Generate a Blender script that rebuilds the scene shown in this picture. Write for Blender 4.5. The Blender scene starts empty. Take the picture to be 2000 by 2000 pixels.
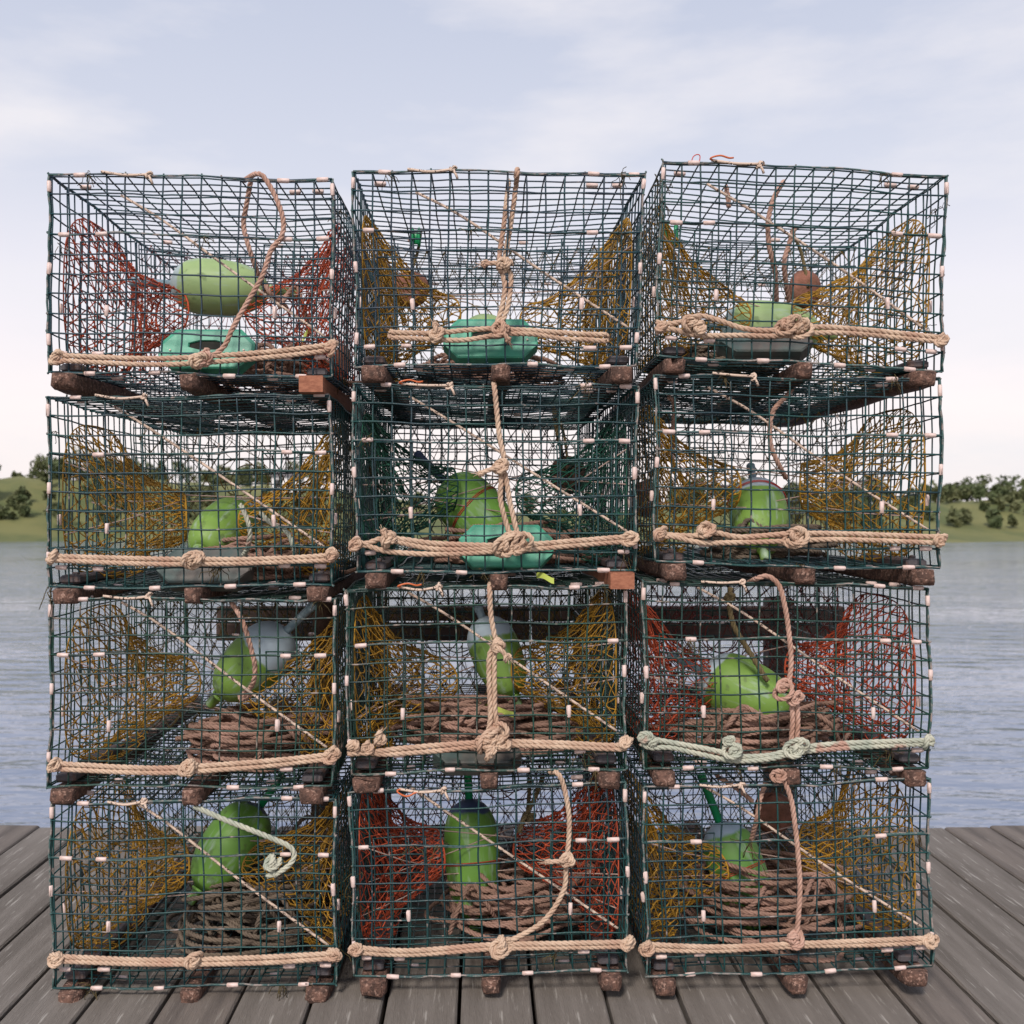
import bpy, math, random
import numpy as np
from mathutils import Vector, Matrix

# ------------------------------------------------------------------ camera, world, sun, exposure
C = bpy.context.scene.collection
S = bpy.context.scene
CAMZ = 0.985                      # camera height above the wharf deck
PX, PY, FP = 940.0, 1000.0, 2020.0   # principal point and focal length in photo pixels (2000 px wide)
cam = bpy.data.objects.new('camera', bpy.data.cameras.new('camera'))
C.objects.link(cam)
cam.location = (0, 0, CAMZ); cam.rotation_euler = (math.radians(90), 0, 0)
cam.data.sensor_width = 36; cam.data.lens = 36 * FP / 2000
cam.data.shift_x = (1000 - PX) / 2000
cam.data.shift_y = 0
cam.data.clip_start = 0.05; cam.data.clip_end = 5000
cam.data.dof.use_dof = True; cam.data.dof.focus_distance = 2.14; cam.data.dof.aperture_fstop = 7.0
S.camera = cam

SUN_EL, SUN_AZ = math.radians(42), math.radians(197)   # behind the camera, a little to the left
w = bpy.data.worlds.new('World'); S.world = w; w.use_nodes = True
nt = w.node_tree; nt.nodes.clear()
def N(t, **k):
    n = nt.nodes.new(t)
    for a, b in k.items(): setattr(n, a, b)
    return n
out = N('ShaderNodeOutputWorld'); bg = N('ShaderNodeBackground'); bg.inputs[1].default_value = 0.1
sky = N('ShaderNodeTexSky'); sky.sky_type = 'NISHITA'; sky.sun_disc = False
sky.sun_elevation = SUN_EL; sky.sun_rotation = SUN_AZ; sky.dust_density = 2.0
tc = N('ShaderNodeTexCoord'); sp = N('ShaderNodeSeparateXYZ'); ramp = N('ShaderNodeValToRGB')
nt.links.new(tc.outputs['Generated'], sp.inputs[0]); nt.links.new(sp.outputs[2], ramp.inputs[0])
cr = ramp.color_ramp
cols = [(0.0, (1.0, .89, .87)), (0.09, (1.0, .90, .89)), (0.19, (.88, .84, .89)), (0.30, (.68, .70, .80)), (0.6, (.44, .50, .66)), (1, (.34, .40, .58))]
cr.elements[0].position = 0; cr.elements[0].color = (*cols[0][1], 1)
cr.elements[1].position = 1; cr.elements[1].color = (*cols[-1][1], 1)
for p, c in cols[1:-1]:
    e = cr.elements.new(p); e.color = (*c, 1)
mp = N('ShaderNodeMapping'); mp.inputs['Scale'].default_value = (1.3, 1.3, 4.5)
nz = N('ShaderNodeTexNoise'); nz.inputs['Scale'].default_value = 2.6; nz.inputs['Detail'].default_value = 7; nz.inputs['Roughness'].default_value = .55
nt.links.new(tc.outputs['Generated'], mp.inputs[0]); nt.links.new(mp.outputs[0], nz.inputs[0])
mr = N('ShaderNodeMapRange'); mr.inputs[1].default_value = .45; mr.inputs[2].default_value = .72; nt.links.new(nz.outputs[0], mr.inputs[0])
cl = N('ShaderNodeMix', data_type='RGBA'); nt.links.new(mr.outputs[0], cl.inputs[0])
nt.links.new(ramp.outputs[0], cl.inputs[6]); cl.inputs[7].default_value = (.86, .83, .86, 1)
sc = N('ShaderNodeVectorMath', operation='SCALE'); sc.inputs[3].default_value = 11.5; nt.links.new(cl.outputs[2], sc.inputs[0])
mx = N('ShaderNodeMix', data_type='RGBA'); mx.inputs[0].default_value = .86
nt.links.new(sky.outputs[0], mx.inputs[6]); nt.links.new(sc.outputs[0], mx.inputs[7])
nt.links.new(mx.outputs[2], bg.inputs[0]); nt.links.new(bg.outputs[0], out.inputs[0])

sun = bpy.data.objects.new('sun', bpy.data.lights.new('sun', 'SUN')); C.objects.link(sun)
sun.data.energy = 3.4; sun.data.angle = math.radians(11); sun.data.color = (1, .90, .82)
sd = Vector((math.sin(SUN_AZ) * math.cos(SUN_EL), math.cos(SUN_AZ) * math.cos(SUN_EL), math.sin(SUN_EL)))
sun.rotation_euler = sd.to_track_quat('Z', 'Y').to_euler()
S.view_settings.view_transform = 'Standard'; S.view_settings.look = 'None'
S.view_settings.exposure = 0.0; S.view_settings.gamma = 1.0

rng = np.random.default_rng(7); random.seed(7)

def at(u, v, d):
    """a point d metres in front of the camera seen at photo pixel (u, v)"""
    return np.array([(u - PX) * d / FP, d, CAMZ - (v - PY) * d / FP])

# ------------------------------------------------------------------ materials
def mat(name, col, rough=.6, col2=None, nscale=40, lo=.45, hi=.6, bump=0, bscale=200, metal=0, detail=4, coat=0, spec=.5, stretch=None, col3=None, n3=300, lo3=.6, hi3=.68):
    m = bpy.data.materials.new(name); m.use_nodes = True
    t = m.node_tree; b = t.nodes['Principled BSDF']
    b.inputs['Base Color'].default_value = (*col, 1); b.inputs['Roughness'].default_value = rough; b.inputs['Metallic'].default_value = metal
    b.inputs['Specular IOR Level'].default_value = spec; b.inputs['Coat Weight'].default_value = coat
    c = t.nodes.new('ShaderNodeTexCoord'); src = c.outputs['Object']
    if stretch:
        q = t.nodes.new('ShaderNodeMapping'); q.inputs['Scale'].default_value = stretch; t.links.new(src, q.inputs[0]); src = q.outputs[0]
    last = None
    def layer(prev, prevcol, colB, scale, l, h):
        n = t.nodes.new('ShaderNodeTexNoise'); n.inputs['Scale'].default_value = scale; n.inputs['Detail'].default_value = detail
        t.links.new(src, n.inputs[0])
        r = t.nodes.new('ShaderNodeMapRange'); r.inputs[1].default_value = l; r.inputs[2].default_value = h; t.links.new(n.outputs[0], r.inputs[0])
        x = t.nodes.new('ShaderNodeMix'); x.data_type = 'RGBA'; t.links.new(r.outputs[0], x.inputs[0])
        if prev: t.links.new(prev, x.inputs[6])
        else: x.inputs[6].default_value = (*prevcol, 1)
        x.inputs[7].default_value = (*colB, 1)
        return x.outputs[2]
    if col2: last = layer(None, col, col2, nscale, lo, hi)
    if col3: last = layer(last, col, col3, n3, lo3, hi3)
    if last: t.links.new(last, b.inputs['Base Color'])
    if bump:
        n = t.nodes.new('ShaderNodeTexNoise'); n.inputs['Scale'].default_value = bscale; n.inputs['Detail'].default_value = 5; t.links.new(src, n.inputs[0])
        u = t.nodes.new('ShaderNodeBump'); u.inputs['Strength'].default_value = bump; u.inputs['Distance'].default_value = .004
        t.links.new(n.outputs[0], u.inputs['Height']); t.links.new(u.outputs[0], b.inputs['Normal'])
    return m

M = {}
M['wire'] = mat('green_vinyl_wire', (.009, .056, .054), .40, (.012, .036, .048), 9, .4, .62, col3=(.27, .22, .20), n3=55, lo3=.64, hi3=.74, bump=.25, bscale=500)
M['wire2'] = mat('dark_green_vinyl_wire', (.009, .050, .036), .42, (.014, .034, .034), 9, .4, .62, col3=(.25, .20, .17), n3=40, lo3=.60, hi3=.72, bump=.25, bscale=500)
M['wire3'] = mat('blue_green_vinyl_wire', (.008, .050, .062), .40, (.012, .030, .052), 9, .4, .62, col3=(.27, .22, .20), n3=60, lo3=.66, hi3=.76, bump=.25, bscale=500)
M['weed'] = mat('dried_weed', (.10, .075, .025), .95, (.05, .035, .015), 60, .4, .6)
M['wire_crust'] = mat('crusted_vinyl_wire', (.05, .11, .105), .6, (.30, .25, .23), 60, .46, .62, bump=.6, bscale=500)
M['clip'] = mat('pale_crimp_sleeve', (.68, .54, .50), .5, (.50, .36, .31), 90, .5, .75, metal=.0, bump=.15, bscale=300)
M['rope'] = mat('tan_rope', (.64, .475, .35), .9, (.49, .33, .235), 25, .4, .65, bump=.6, bscale=1200, col3=(.50, .32, .23), n3=7, lo3=.54, hi3=.62)
M['rope_pink'] = mat('pinkish_rope', (.52, .33, .26), .9, (.38, .22, .16), 25, .4, .65, bump=.5, bscale=1200)
M['rope_pale'] = mat('pale_green_rope', (.52, .52, .42), .9, (.34, .38, .31), 25, .4, .65, bump=.5, bscale=1200, col3=(.45, .28, .22), n3=14, lo3=.6, hi3=.66)
M['rope_olive'] = mat('olive_rope', (.22, .17, .085), .95, (.14, .11, .05), 25, .4, .65, bump=.5, bscale=1200)
M['warp'] = mat('brown_pink_pot_warp', (.40, .245, .19), .9, (.27, .165, .12), 12, .4, .62, bump=.5, bscale=1200)
M['warp_grey'] = mat('grey_brown_pot_warp', (.20, .155, .115), .95, (.13, .10, .075), 12, .4, .62, bump=.5, bscale=1200)
M['cord'] = mat('speckled_shock_cord', (.58, .45, .36), .8, (.035, .02, .015), 230, .60, .63, detail=1)
M['twine'] = mat('pale_net_twine', (.45, .33, .28), .8)
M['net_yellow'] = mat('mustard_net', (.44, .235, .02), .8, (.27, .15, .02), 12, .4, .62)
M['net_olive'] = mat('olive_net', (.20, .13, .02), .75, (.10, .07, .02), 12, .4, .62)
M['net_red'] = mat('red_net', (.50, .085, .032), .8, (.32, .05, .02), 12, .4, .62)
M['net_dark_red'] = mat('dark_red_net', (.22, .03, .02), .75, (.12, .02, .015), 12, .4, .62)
M['net_green'] = mat('dark_green_net', (.008, .085, .052), .7, (.006, .045, .032), 12, .4, .62)
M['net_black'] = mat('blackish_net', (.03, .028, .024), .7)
M['wood'] = mat('worn_runner_wood', (.15, .08, .058), .9, (.065, .036, .027), 90, .42, .6, bump=.9, bscale=260, col3=(.32, .20, .155), n3=160, lo3=.56, hi3=.66)
M['wood_new'] = mat('fresh_runner_wood', (.34, .135, .075), .75, (.24, .085, .045), 14, .4, .62, bump=.25, bscale=90, stretch=(6, 1, 14))
M['wood_rail'] = mat('weathered_rail_wood', (.075, .045, .034), .85, (.04, .026, .02), 6, .4, .62, bump=.5, bscale=70, stretch=(1, 6, 9))
M['iron'] = mat('dark_ballast_iron', (.075, .068, .075), .65, (.11, .06, .045), 40, .5, .65, bump=.4, bscale=150)
M['orange'] = mat('orange_hook_plastic', (.55, .13, .04), .5)
M['redband'] = mat('red_rubber_band', (.50, .05, .04), .5)
M['green_toggle'] = mat('green_toggle_plastic', (.01, .27, .10), .4)
M['tag'] = mat('yellow_green_tag_plastic', (.48, .58, .12), .5)
M['tray'] = mat('sea_green_plastic', (.06, .33, .215), .5, (.07, .27, .19), 18, .4, .6, bump=.12, bscale=120, col3=(.55, .60, .52), n3=330, lo3=.71, hi3=.74)
M['tray_grey'] = mat('grimy_grey_green_plastic', (.065, .10, .095), .6, (.10, .09, .08), 14, .4, .6, bump=.2, bscale=120)
M['dark_hole'] = mat('dark_grip_recess', (.02, .02, .016), .9)
M['bag'] = mat('brown_bait_bag_cloth', (.30, .13, .09), .9, (.19, .085, .055), 25, .4, .6, bump=.6, bscale=160)
M['bag_dark'] = mat('dark_brown_bait_bag_cloth', (.10, .055, .035), .9, (.07, .04, .028), 25, .4, .6, bump=.6, bscale=160)
M['stick'] = mat('pale_blue_spindle', (.36, .47, .52), .6, (.20, .30, .36), 60, .4, .6)
M['concrete'] = mat('wharf_concrete', (.30, .28, .265), .85, (.23, .215, .20), 2.2, .35, .65, bump=.4, bscale=60, col3=(.16, .15, .14), n3=9, lo3=.62, hi3=.75, detail=8)
M['grass'] = mat('shore_grass', (.16, .16, .055), .95, (.09, .11, .035), .12, .4, .6, detail=6)
M['leaf'] = mat('shore_woods_leaf', (.07, .095, .035), .8, (.11, .12, .05), .25, .4, .6)  # distance haze mixed into the leaf colour: lighter, less saturated
M['trunk'] = mat('bark', (.08, .055, .04), .9)
M['house'] = mat('white_clapboard', (.72, .70, .68), .7)
M['roof'] = mat('grey_shingle_roof', (.12, .11, .11), .8)
M['glass'] = mat('dark_window_glass', (.03, .035, .04), .15)

def buoy_material(name, green, blue, edge):
    m = bpy.data.materials.new(name); m.use_nodes = True
    t = m.node_tree; b = t.nodes['Principled BSDF']; b.inputs['Roughness'].default_value = .5
    c = t.nodes.new('ShaderNodeTexCoord'); s = t.nodes.new('ShaderNodeSeparateXYZ'); t.links.new(c.outputs['Object'], s.inputs[0])
    n = t.nodes.new('ShaderNodeTexNoise'); n.inputs['Scale'].default_value = 22; n.inputs['Detail'].default_value = 6; t.links.new(c.outputs['Object'], n.inputs[0])
    a = t.nodes.new('ShaderNodeMath'); a.operation = 'MULTIPLY_ADD'; a.inputs[1].default_value = .030; t.links.new(n.outputs[0], a.inputs[0]); t.links.new(s.outputs[2], a.inputs[2])
    r = t.nodes.new('ShaderNodeMapRange'); r.inputs[1].default_value = edge; r.inputs[2].default_value = edge + .006; t.links.new(a.outputs[0], r.inputs[0])
    n2 = t.nodes.new('ShaderNodeTexNoise'); n2.inputs['Scale'].default_value = 9; n2.inputs['Detail'].default_value = 8; t.links.new(c.outputs['Object'], n2.inputs[0])
    g = t.nodes.new('ShaderNodeMix'); g.data_type = 'RGBA'; t.links.new(n2.outputs[0], g.inputs[0])
    g.inputs[6].default_value = (green[0] * .75, green[1] * .85, green[2] * .8, 1); g.inputs[7].default_value = (green[0] * 1.25, green[1] * 1.12, green[2] * 1.3, 1)
    # scratches
    mp = t.nodes.new('ShaderNodeMapping'); mp.inputs['Scale'].default_value = (60, 60, 9); t.links.new(c.outputs['Object'], mp.inputs[0])
    n3 = t.nodes.new('ShaderNodeTexNoise'); n3.inputs['Scale'].default_value = 1; n3.inputs['Detail'].default_value = 6; t.links.new(mp.outputs[0], n3.inputs[0])
    r3 = t.nodes.new('ShaderNodeMapRange'); r3.inputs[1].default_value = .55; r3.inputs[2].default_value = .70; r3.inputs[4].default_value = .7; t.links.new(n3.outputs[0], r3.inputs[0])
    h = t.nodes.new('ShaderNodeMix'); h.data_type = 'RGBA'; t.links.new(r3.outputs[0], h.inputs[0]); t.links.new(g.outputs[2], h.inputs[6]); h.inputs[7].default_value = (.38, .50, .42, 1)
    n4 = t.nodes.new('ShaderNodeTexNoise'); n4.inputs['Scale'].default_value = 34; n4.inputs['Detail'].default_value = 8; t.links.new(c.outputs['Object'], n4.inputs[0])
    r4 = t.nodes.new('ShaderNodeMapRange'); r4.inputs[1].default_value = .60; r4.inputs[2].default_value = .66; r4.inputs[4].default_value = .6; t.links.new(n4.outputs[0], r4.inputs[0])
    h2 = t.nodes.new('ShaderNodeMix'); h2.data_type = 'RGBA'; t.links.new(r4.outputs[0], h2.inputs[0]); t.links.new(h.outputs[2], h2.inputs[6]); h2.inputs[7].default_value = (.10, .16, .05, 1)
    h = h2; rr_ = t.nodes.new('ShaderNodeMapRange'); rr_.inputs[3].default_value = .38; rr_.inputs[4].default_value = .72; t.links.new(n4.outputs[0], rr_.inputs[0]); t.links.new(rr_.outputs[0], b.inputs['Roughness'])
    x = t.nodes.new('ShaderNodeMix'); x.data_type = 'RGBA'; t.links.new(r.outputs[0], x.inputs[0]); t.links.new(h.outputs[2], x.inputs[6])
    bl = t.nodes.new('ShaderNodeMix'); bl.data_type = 'RGBA'; t.links.new(n2.outputs[0], bl.inputs[0]); bl.inputs[6].default_value = (blue[0] * .72, blue[1] * .8, blue[2] * .85, 1); bl.inputs[7].default_value = (*blue, 1)
    t.links.new(bl.outputs[2], x.inputs[7]); t.links.new(x.outputs[2], b.inputs['Base Color'])
    return m
LIME = (.19, .35, .06)
M['buoy_pale'] = buoy_material('lime_buoy_paint_pale_cap', LIME, (.52, .62, .68), .075)
M['buoy_capped'] = buoy_material('lime_buoy_paint_large_pale_cap', LIME, (.56, .67, .74), .048)
M['buoy_navy'] = buoy_material('lime_buoy_paint_navy_cap', (.15, .34, .05), (.06, .085, .17), .108)
M['buoy_rim'] = buoy_material('green_buoy_paint_blue_rim', (.12, .29, .05), (.34, .44, .56), .098)
M['buoy_faded'] = buoy_material('faded_lime_buoy_paint', (.32, .46, .18), (.46, .55, .54), .09)

wm = bpy.data.materials.new('harbour_water'); wm.use_nodes = True
t = wm.node_tree; b = t.nodes['Principled BSDF']; b.inputs['Base Color'].default_value = (.17, .21, .29, 1); b.inputs['Roughness'].default_value = .06; b.inputs['IOR'].default_value = 1.33  # reflected sky brightness is put into the pale base colour
c = t.nodes.new('ShaderNodeTexCoord'); q = t.nodes.new('ShaderNodeMapping'); q.inputs['Scale'].default_value = (.55, 1.5, 1); t.links.new(c.outputs['Object'], q.inputs[0])
n = t.nodes.new('ShaderNodeTexNoise'); n.inputs['Scale'].default_value = 1.3; n.inputs['Detail'].default_value = 4; n.inputs['Roughness'].default_value = .5; t.links.new(q.outputs[0], n.inputs[0])
u = t.nodes.new('ShaderNodeBump'); u.inputs['Strength'].default_value = .5; u.inputs['Distance'].default_value = .22; t.links.new(n.outputs[0], u.inputs['Height']); t.links.new(u.outputs[0], b.inputs['Normal'])
n2 = t.nodes.new('ShaderNodeTexNoise'); n2.inputs['Scale'].default_value = .12; n2.inputs['Detail'].default_value = 4; t.links.new(q.outputs[0], n2.inputs[0])
r2 = t.nodes.new('ShaderNodeMapRange'); r2.inputs[1].default_value = .35; r2.inputs[2].default_value = .65; r2.inputs[3].default_value = .18; r2.inputs[4].default_value = .8; t.links.new(n2.outputs[0], r2.inputs[0]); t.links.new(r2.outputs[0], u.inputs['Strength'])
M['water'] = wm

# ------------------------------------------------------------------ mesh building
class MB:
    def __init__(s): s.v = []; s.q = []; s.f = []; s.n = 0
    def add(s, v, quads=None, faces=None):
        v = np.asarray(v, float).reshape(-1, 3)
        if quads is not None and len(quads): s.q.append(np.asarray(quads, int).reshape(-1, 4) + s.n)
        if faces:
            for f in faces: s.f.append([i + s.n for i in f])
        s.v.append(v); s.n += len(v)
    def build(s, name, m, parent=None, origin=None, smooth=True):
        o0 = np.array(origin if origin is not None else (0, 0, 0), float)
        v = np.concatenate(s.v) - o0 if s.v else np.zeros((0, 3))
        q = np.concatenate(s.q) if s.q else np.zeros((0, 4), int)
        me = bpy.data.meshes.new(name)
        nl = q.size + sum(len(f) for f in s.f); nf = len(q) + len(s.f)
        me.vertices.add(len(v)); me.vertices.foreach_set('co', v.astype(np.float32).ravel())
        me.loops.add(nl); me.polygons.add(nf)
        li = np.concatenate([q.ravel()] + [np.array(f) for f in s.f]) if s.f else q.ravel()
        tot = np.concatenate([np.full(len(q), 4), np.array([len(f) for f in s.f], int)]).astype(int)
        st = np.concatenate([[0], np.cumsum(tot)[:-1]]) if nf else np.zeros(0, int)
        me.loops.foreach_set('vertex_index', li.astype(np.int32)); me.polygons.foreach_set('loop_start', st.astype(np.int32))
        me.polygons.foreach_set('use_smooth', np.full(nf, smooth))
        me.update(calc_edges=True); me.validate()
        if m: me.materials.append(M[m] if isinstance(m, str) else m)
        o = bpy.data.objects.new(name, me); C.objects.link(o)
        if parent is not None: o.parent = parent
        else: o.location = o0
        return o
    def tube(s, P, r, k=5, closed=False, caps=True):
        P = np.asarray(P, float); n = len(P)
        T = np.empty_like(P)
        if closed: T = np.roll(P, -1, 0) - np.roll(P, 1, 0)
        else:
            T[1:-1] = P[2:] - P[:-2]; T[0] = P[1] - P[0]; T[-1] = P[-1] - P[-2]
        T /= np.linalg.norm(T, axis=1)[:, None] + 1e-12
        A, B = frames(T)
        r = np.broadcast_to(np.asarray(r, float), (n,))
        an = np.arange(k) * 2 * np.pi / k
        V = P[:, None] + r[:, None, None] * (np.cos(an)[None, :, None] * A[:, None] + np.sin(an)[None, :, None] * B[:, None])
        i = np.arange(n if closed else n - 1)[:, None]; j = np.arange(k)[None]
        i2 = (i + 1) % n; j2 = (j + 1) % k
        Q = np.stack([i * k + j + 0 * i, i * k + j2, i2 * k + j2, i2 * k + j], -1).reshape(-1, 4)
        f = None if (closed or not caps) else [list(range(k))[::-1], [(n - 1) * k + x for x in range(k)]]
        s.add(V, Q, f)
    def segs(s, A0, B0, r, k=3):
        """many straight cords at once"""
        A0 = np.asarray(A0); B0 = np.asarray(B0); T = B0 - A0; L = np.linalg.norm(T, axis=1); ok = L > 1e-6
        A0, B0, T, L = A0[ok], B0[ok], T[ok], L[ok]; T = T / L[:, None]
        ref = np.where(np.abs(T[:, 2:3]) < .9, np.array([[0, 0, 1.]]), np.array([[1., 0, 0]]))
        U = np.cross(T, ref); U /= np.linalg.norm(U, axis=1)[:, None]; W = np.cross(T, U)
        an = np.arange(k) * 2 * np.pi / k
        off = r * (np.cos(an)[None, :, None] * U[:, None] + np.sin(an)[None, :, None] * W[:, None])
        V = np.concatenate([A0[:, None] + off, B0[:, None] + off], 1)
        base = (np.arange(len(A0)) * 2 * k)[:, None]; j = np.arange(k)[None]; j2 = (j + 1) % k
        Q = np.stack([base + j, base + j2, base + k + j2, base + k + j], -1).reshape(-1, 4)
        s.add(V, Q)
    def box(s, c, h, R=None, bevel=0):
        c = np.array(c, float); h = np.array(h, float)
        if bevel:
            g = []
            bv = bevel
            # chamfered box through three nested rings along z
            prof = [(-1, -bv), (-1, 0), (1, 0), (1, -bv)]
            rings = []
            for (sz, ins), zz in zip([(-1, bv), (-1, 0), (1, 0), (1, bv)], [-h[2], -h[2] + bv, h[2] - bv, h[2]]):
                x, y = h[0] - ins, h[1] - ins
                rings.append([(x - bv, -y, zz), (x, -y + bv, zz), (x, y - bv, zz), (x - bv, y, zz), (-x + bv, y, zz), (-x, y - bv, zz), (-x, -y + bv, zz), (-x + bv, -y, zz)])
            V = np.array(rings).reshape(-1, 3)
            Q = [[a * 8 + j, a * 8 + (j + 1) % 8, (a + 1) * 8 + (j + 1) % 8, (a + 1) * 8 + j] for a in range(3) for j in range(8)]
            F = [list(range(8))[::-1], [24 + x for x in range(8)]]
        else:
            V = np.array([(x, y, z) for x in (-1, 1) for y in (-1, 1) for z in (-1, 1)]) * h
            Q = [[0, 1, 3, 2], [4, 6, 7, 5], [0, 4, 5, 1], [2, 3, 7, 6], [0, 2, 6, 4], [1, 5, 7, 3]]; F = None
        if R is not None: V = V @ np.array(R).T
        s.add(V + c, Q, F)
    def lathe(s, prof, c=(0, 0, 0), k=28, R=None):
        prof = np.array(prof); n = len(prof); an = np.arange(k) * 2 * np.pi / k
        V = np.stack([prof[:, 0:1] * np.cos(an), prof[:, 0:1] * np.sin(an), np.repeat(prof[:, 1:2], k, 1)], -1).reshape(-1, 3)
        if R is not None: V = V @ np.array(R).T
        i = np.arange(n - 1)[:, None]; j = np.arange(k)[None]; j2 = (j + 1) % k
        Q = np.stack([i * k + j, i * k + j2, (i + 1) * k + j2, (i + 1) * k + j], -1).reshape(-1, 4)
        s.add(V + np.array(c), Q, [list(range(k))[::-1], [(n - 1) * k + x for x in range(k)]])

def frames(T):
    n = len(T); A = np.empty((n, 3))
    ref = np.array([0, 0, 1.]) if abs(T[0][2]) < .9 else np.array([1., 0, 0])
    a = np.cross(T[0], ref); a /= np.linalg.norm(a); A[0] = a
    for i in range(1, n):
        a = a - T[i] * a.dot(T[i]); l = math.sqrt(a.dot(a))
        a = a / l if l > 1e-9 else A[i - 1]; A[i] = a
    return A, np.cross(T, A)

def smooth_path(pts, step):
    """Catmull-Rom through the points, resampled evenly"""
    p = np.asarray(pts, float)
    if len(p) == 2: d = p
    else:
        q = np.vstack([2 * p[0] - p[1], p, 2 * p[-1] - p[-2]]); d = []
        tt = np.linspace(0, 1, 12, endpoint=False)[:, None]
        for i in range(1, len(q) - 2):
            a, b_, c_, e = q[i - 1], q[i], q[i + 1], q[i + 2]
            d.append(.5 * (2 * b_ + (c_ - a) * tt + (2 * a - 5 * b_ + 4 * c_ - e) * tt ** 2 + (3 * b_ - a - 3 * c_ + e) * tt ** 3))
        d = np.vstack(d + [p[-1:]])
    L = np.r_[0, np.cumsum(np.linalg.norm(np.diff(d, axis=0), axis=1))]
    n = max(2, int(L[-1] / step) + 1); s_ = np.linspace(0, L[-1], n)
    return np.stack([np.interp(s_, L, d[:, i]) for i in range(3)], 1)

def rope(mb, pts, r=.0052, pitch=None, per=9, k=6, fray=False):
    """three-strand laid rope along a path"""
    pitch = pitch or r * 6.4
    P = smooth_path(pts, pitch / per); n = len(P)
    T = np.empty_like(P); T[1:-1] = P[2:] - P[:-2]; T[0] = P[1] - P[0]; T[-1] = P[-1] - P[-2]
    T /= np.linalg.norm(T, axis=1)[:, None] + 1e-12
    A, B = frames(T); ph0 = random.random() * 6.28
    for s_ in range(3):
        ph = ph0 + s_ * 2 * np.pi / 3 + np.arange(n) * 2 * np.pi / per
        Q = P + r * .50 * (np.cos(ph)[:, None] * A + np.sin(ph)[:, None] * B)
        mb.tube(Q, r * .52, k)
    if fray:
        for e in (0, -1):
            d_ = T[e] * (1 if e else -1)
            for _ in range(6):
                v = d_ + rng.normal(0, .5, 3); mb.tube([P[e], P[e] + v * .006, P[e] + v * .012 + rng.normal(0, .002, 3)], .0007, 3)

def rnd(a=1.): return (random.random() * 2 - 1) * a

def knot_path(c, s, n=3.6, seed=0, flat=.6, ax=None):
    """a rope knot: loops that wrap one another round a point"""
    r_ = random.Random(seed); P = []
    m = int(n * 9)
    ph = r_.random() * 6.28
    for i in range(m):
        a = i / 9 * 2 * np.pi + ph
        tilt = i / m * 2.6 + ph
        x, z = math.cos(a), math.sin(a)
        if i % 9 == 0: dr = np.array([r_.uniform(-.3, .3), r_.uniform(-.15, .15), r_.uniform(-.3, .3)]) * s; ks = r_.uniform(.72, 1.12)
        rad = s * ks * (.76 + .24 * math.sin(a * .5 + ph))
        v = np.array([x * math.cos(tilt) * rad + z * .35 * rad, flat * rad * math.sin(a * 1.5 + ph) * .8, z * rad * .8 - x * .25 * rad * math.sin(tilt)])
        P.append(np.array(c) + v + dr * .8)
    return P

def thing(name, label, cat, loc, group=None):
    _lenchk(label)
    o = bpy.data.objects.new(name, None); C.objects.link(o); o.location = loc; o.empty_display_size = .05
    o['label'] = label; o['category'] = cat
    if group: o['group'] = group
    return o
def _lenchk(l):
    if len(l.split()) > 16: print('LONG', len(l.split()), l)
def tag(o, label, cat, group=None):
    o['label'] = label; o['category'] = cat
    if group: o['group'] = group
    return o

# ------------------------------------------------------------------ setting: wharf, water, far shore
ms = MB(); ms.box((0, -1.4, -.26), (12, 4.6, .2)); deck = ms.build('wharf_deck', 'wood_rail', smooth=False); deck['kind'] = 'structure'
M['plank'] = mat('weathered_deck_plank', (.19, .17, .15), .9, (.12, .105, .09), 3.0, .38, .64, bump=.7, bscale=60, stretch=(9, .7, 4), col3=(.33, .31, .28), n3=14, lo3=.6, hi3=.72, detail=9)
M['plank_dark'] = mat('stained_deck_plank', (.17, .145, .125), .9, (.10, .085, .075), 3.4, .38, .64, bump=.7, bscale=60, stretch=(9, .7, 4), col3=(.26, .24, .21), n3=12, lo3=.62, hi3=.74, detail=9)
pm = []
for k_, mm in enumerate(('plank', 'plank_dark', 'plank')):
    ms = MB(); ms.box((0, 0, 0), (.0705, 2.1 + .006 * k_, .022), bevel=.004); t_ = ms.build('plank_seed', mm, smooth=False); pm.append(t_.data); bpy.data.objects.remove(t_)
for k_ in range(-40, 41):
    for y0 in (1.14, -3.09):
        o = bpy.data.objects.new('plank', random.choice(pm)); C.objects.link(o); o.parent = deck
        o.location = (k_ * .149 + .03 + rnd(.0015), y0 + rnd(.012), -.0225 + rnd(.0012)); o.rotation_euler = (0, rnd(.004), rnd(.0012))
ms = MB(); ms.add([(-1500, -40, -2.5), (1500, -40, -2.5), (1500, 3000, -2.5), (-1500, 3000, -2.5)], [[0, 1, 2, 3]]); o = ms.build('water', 'water'); o['kind'] = 'structure'

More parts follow.
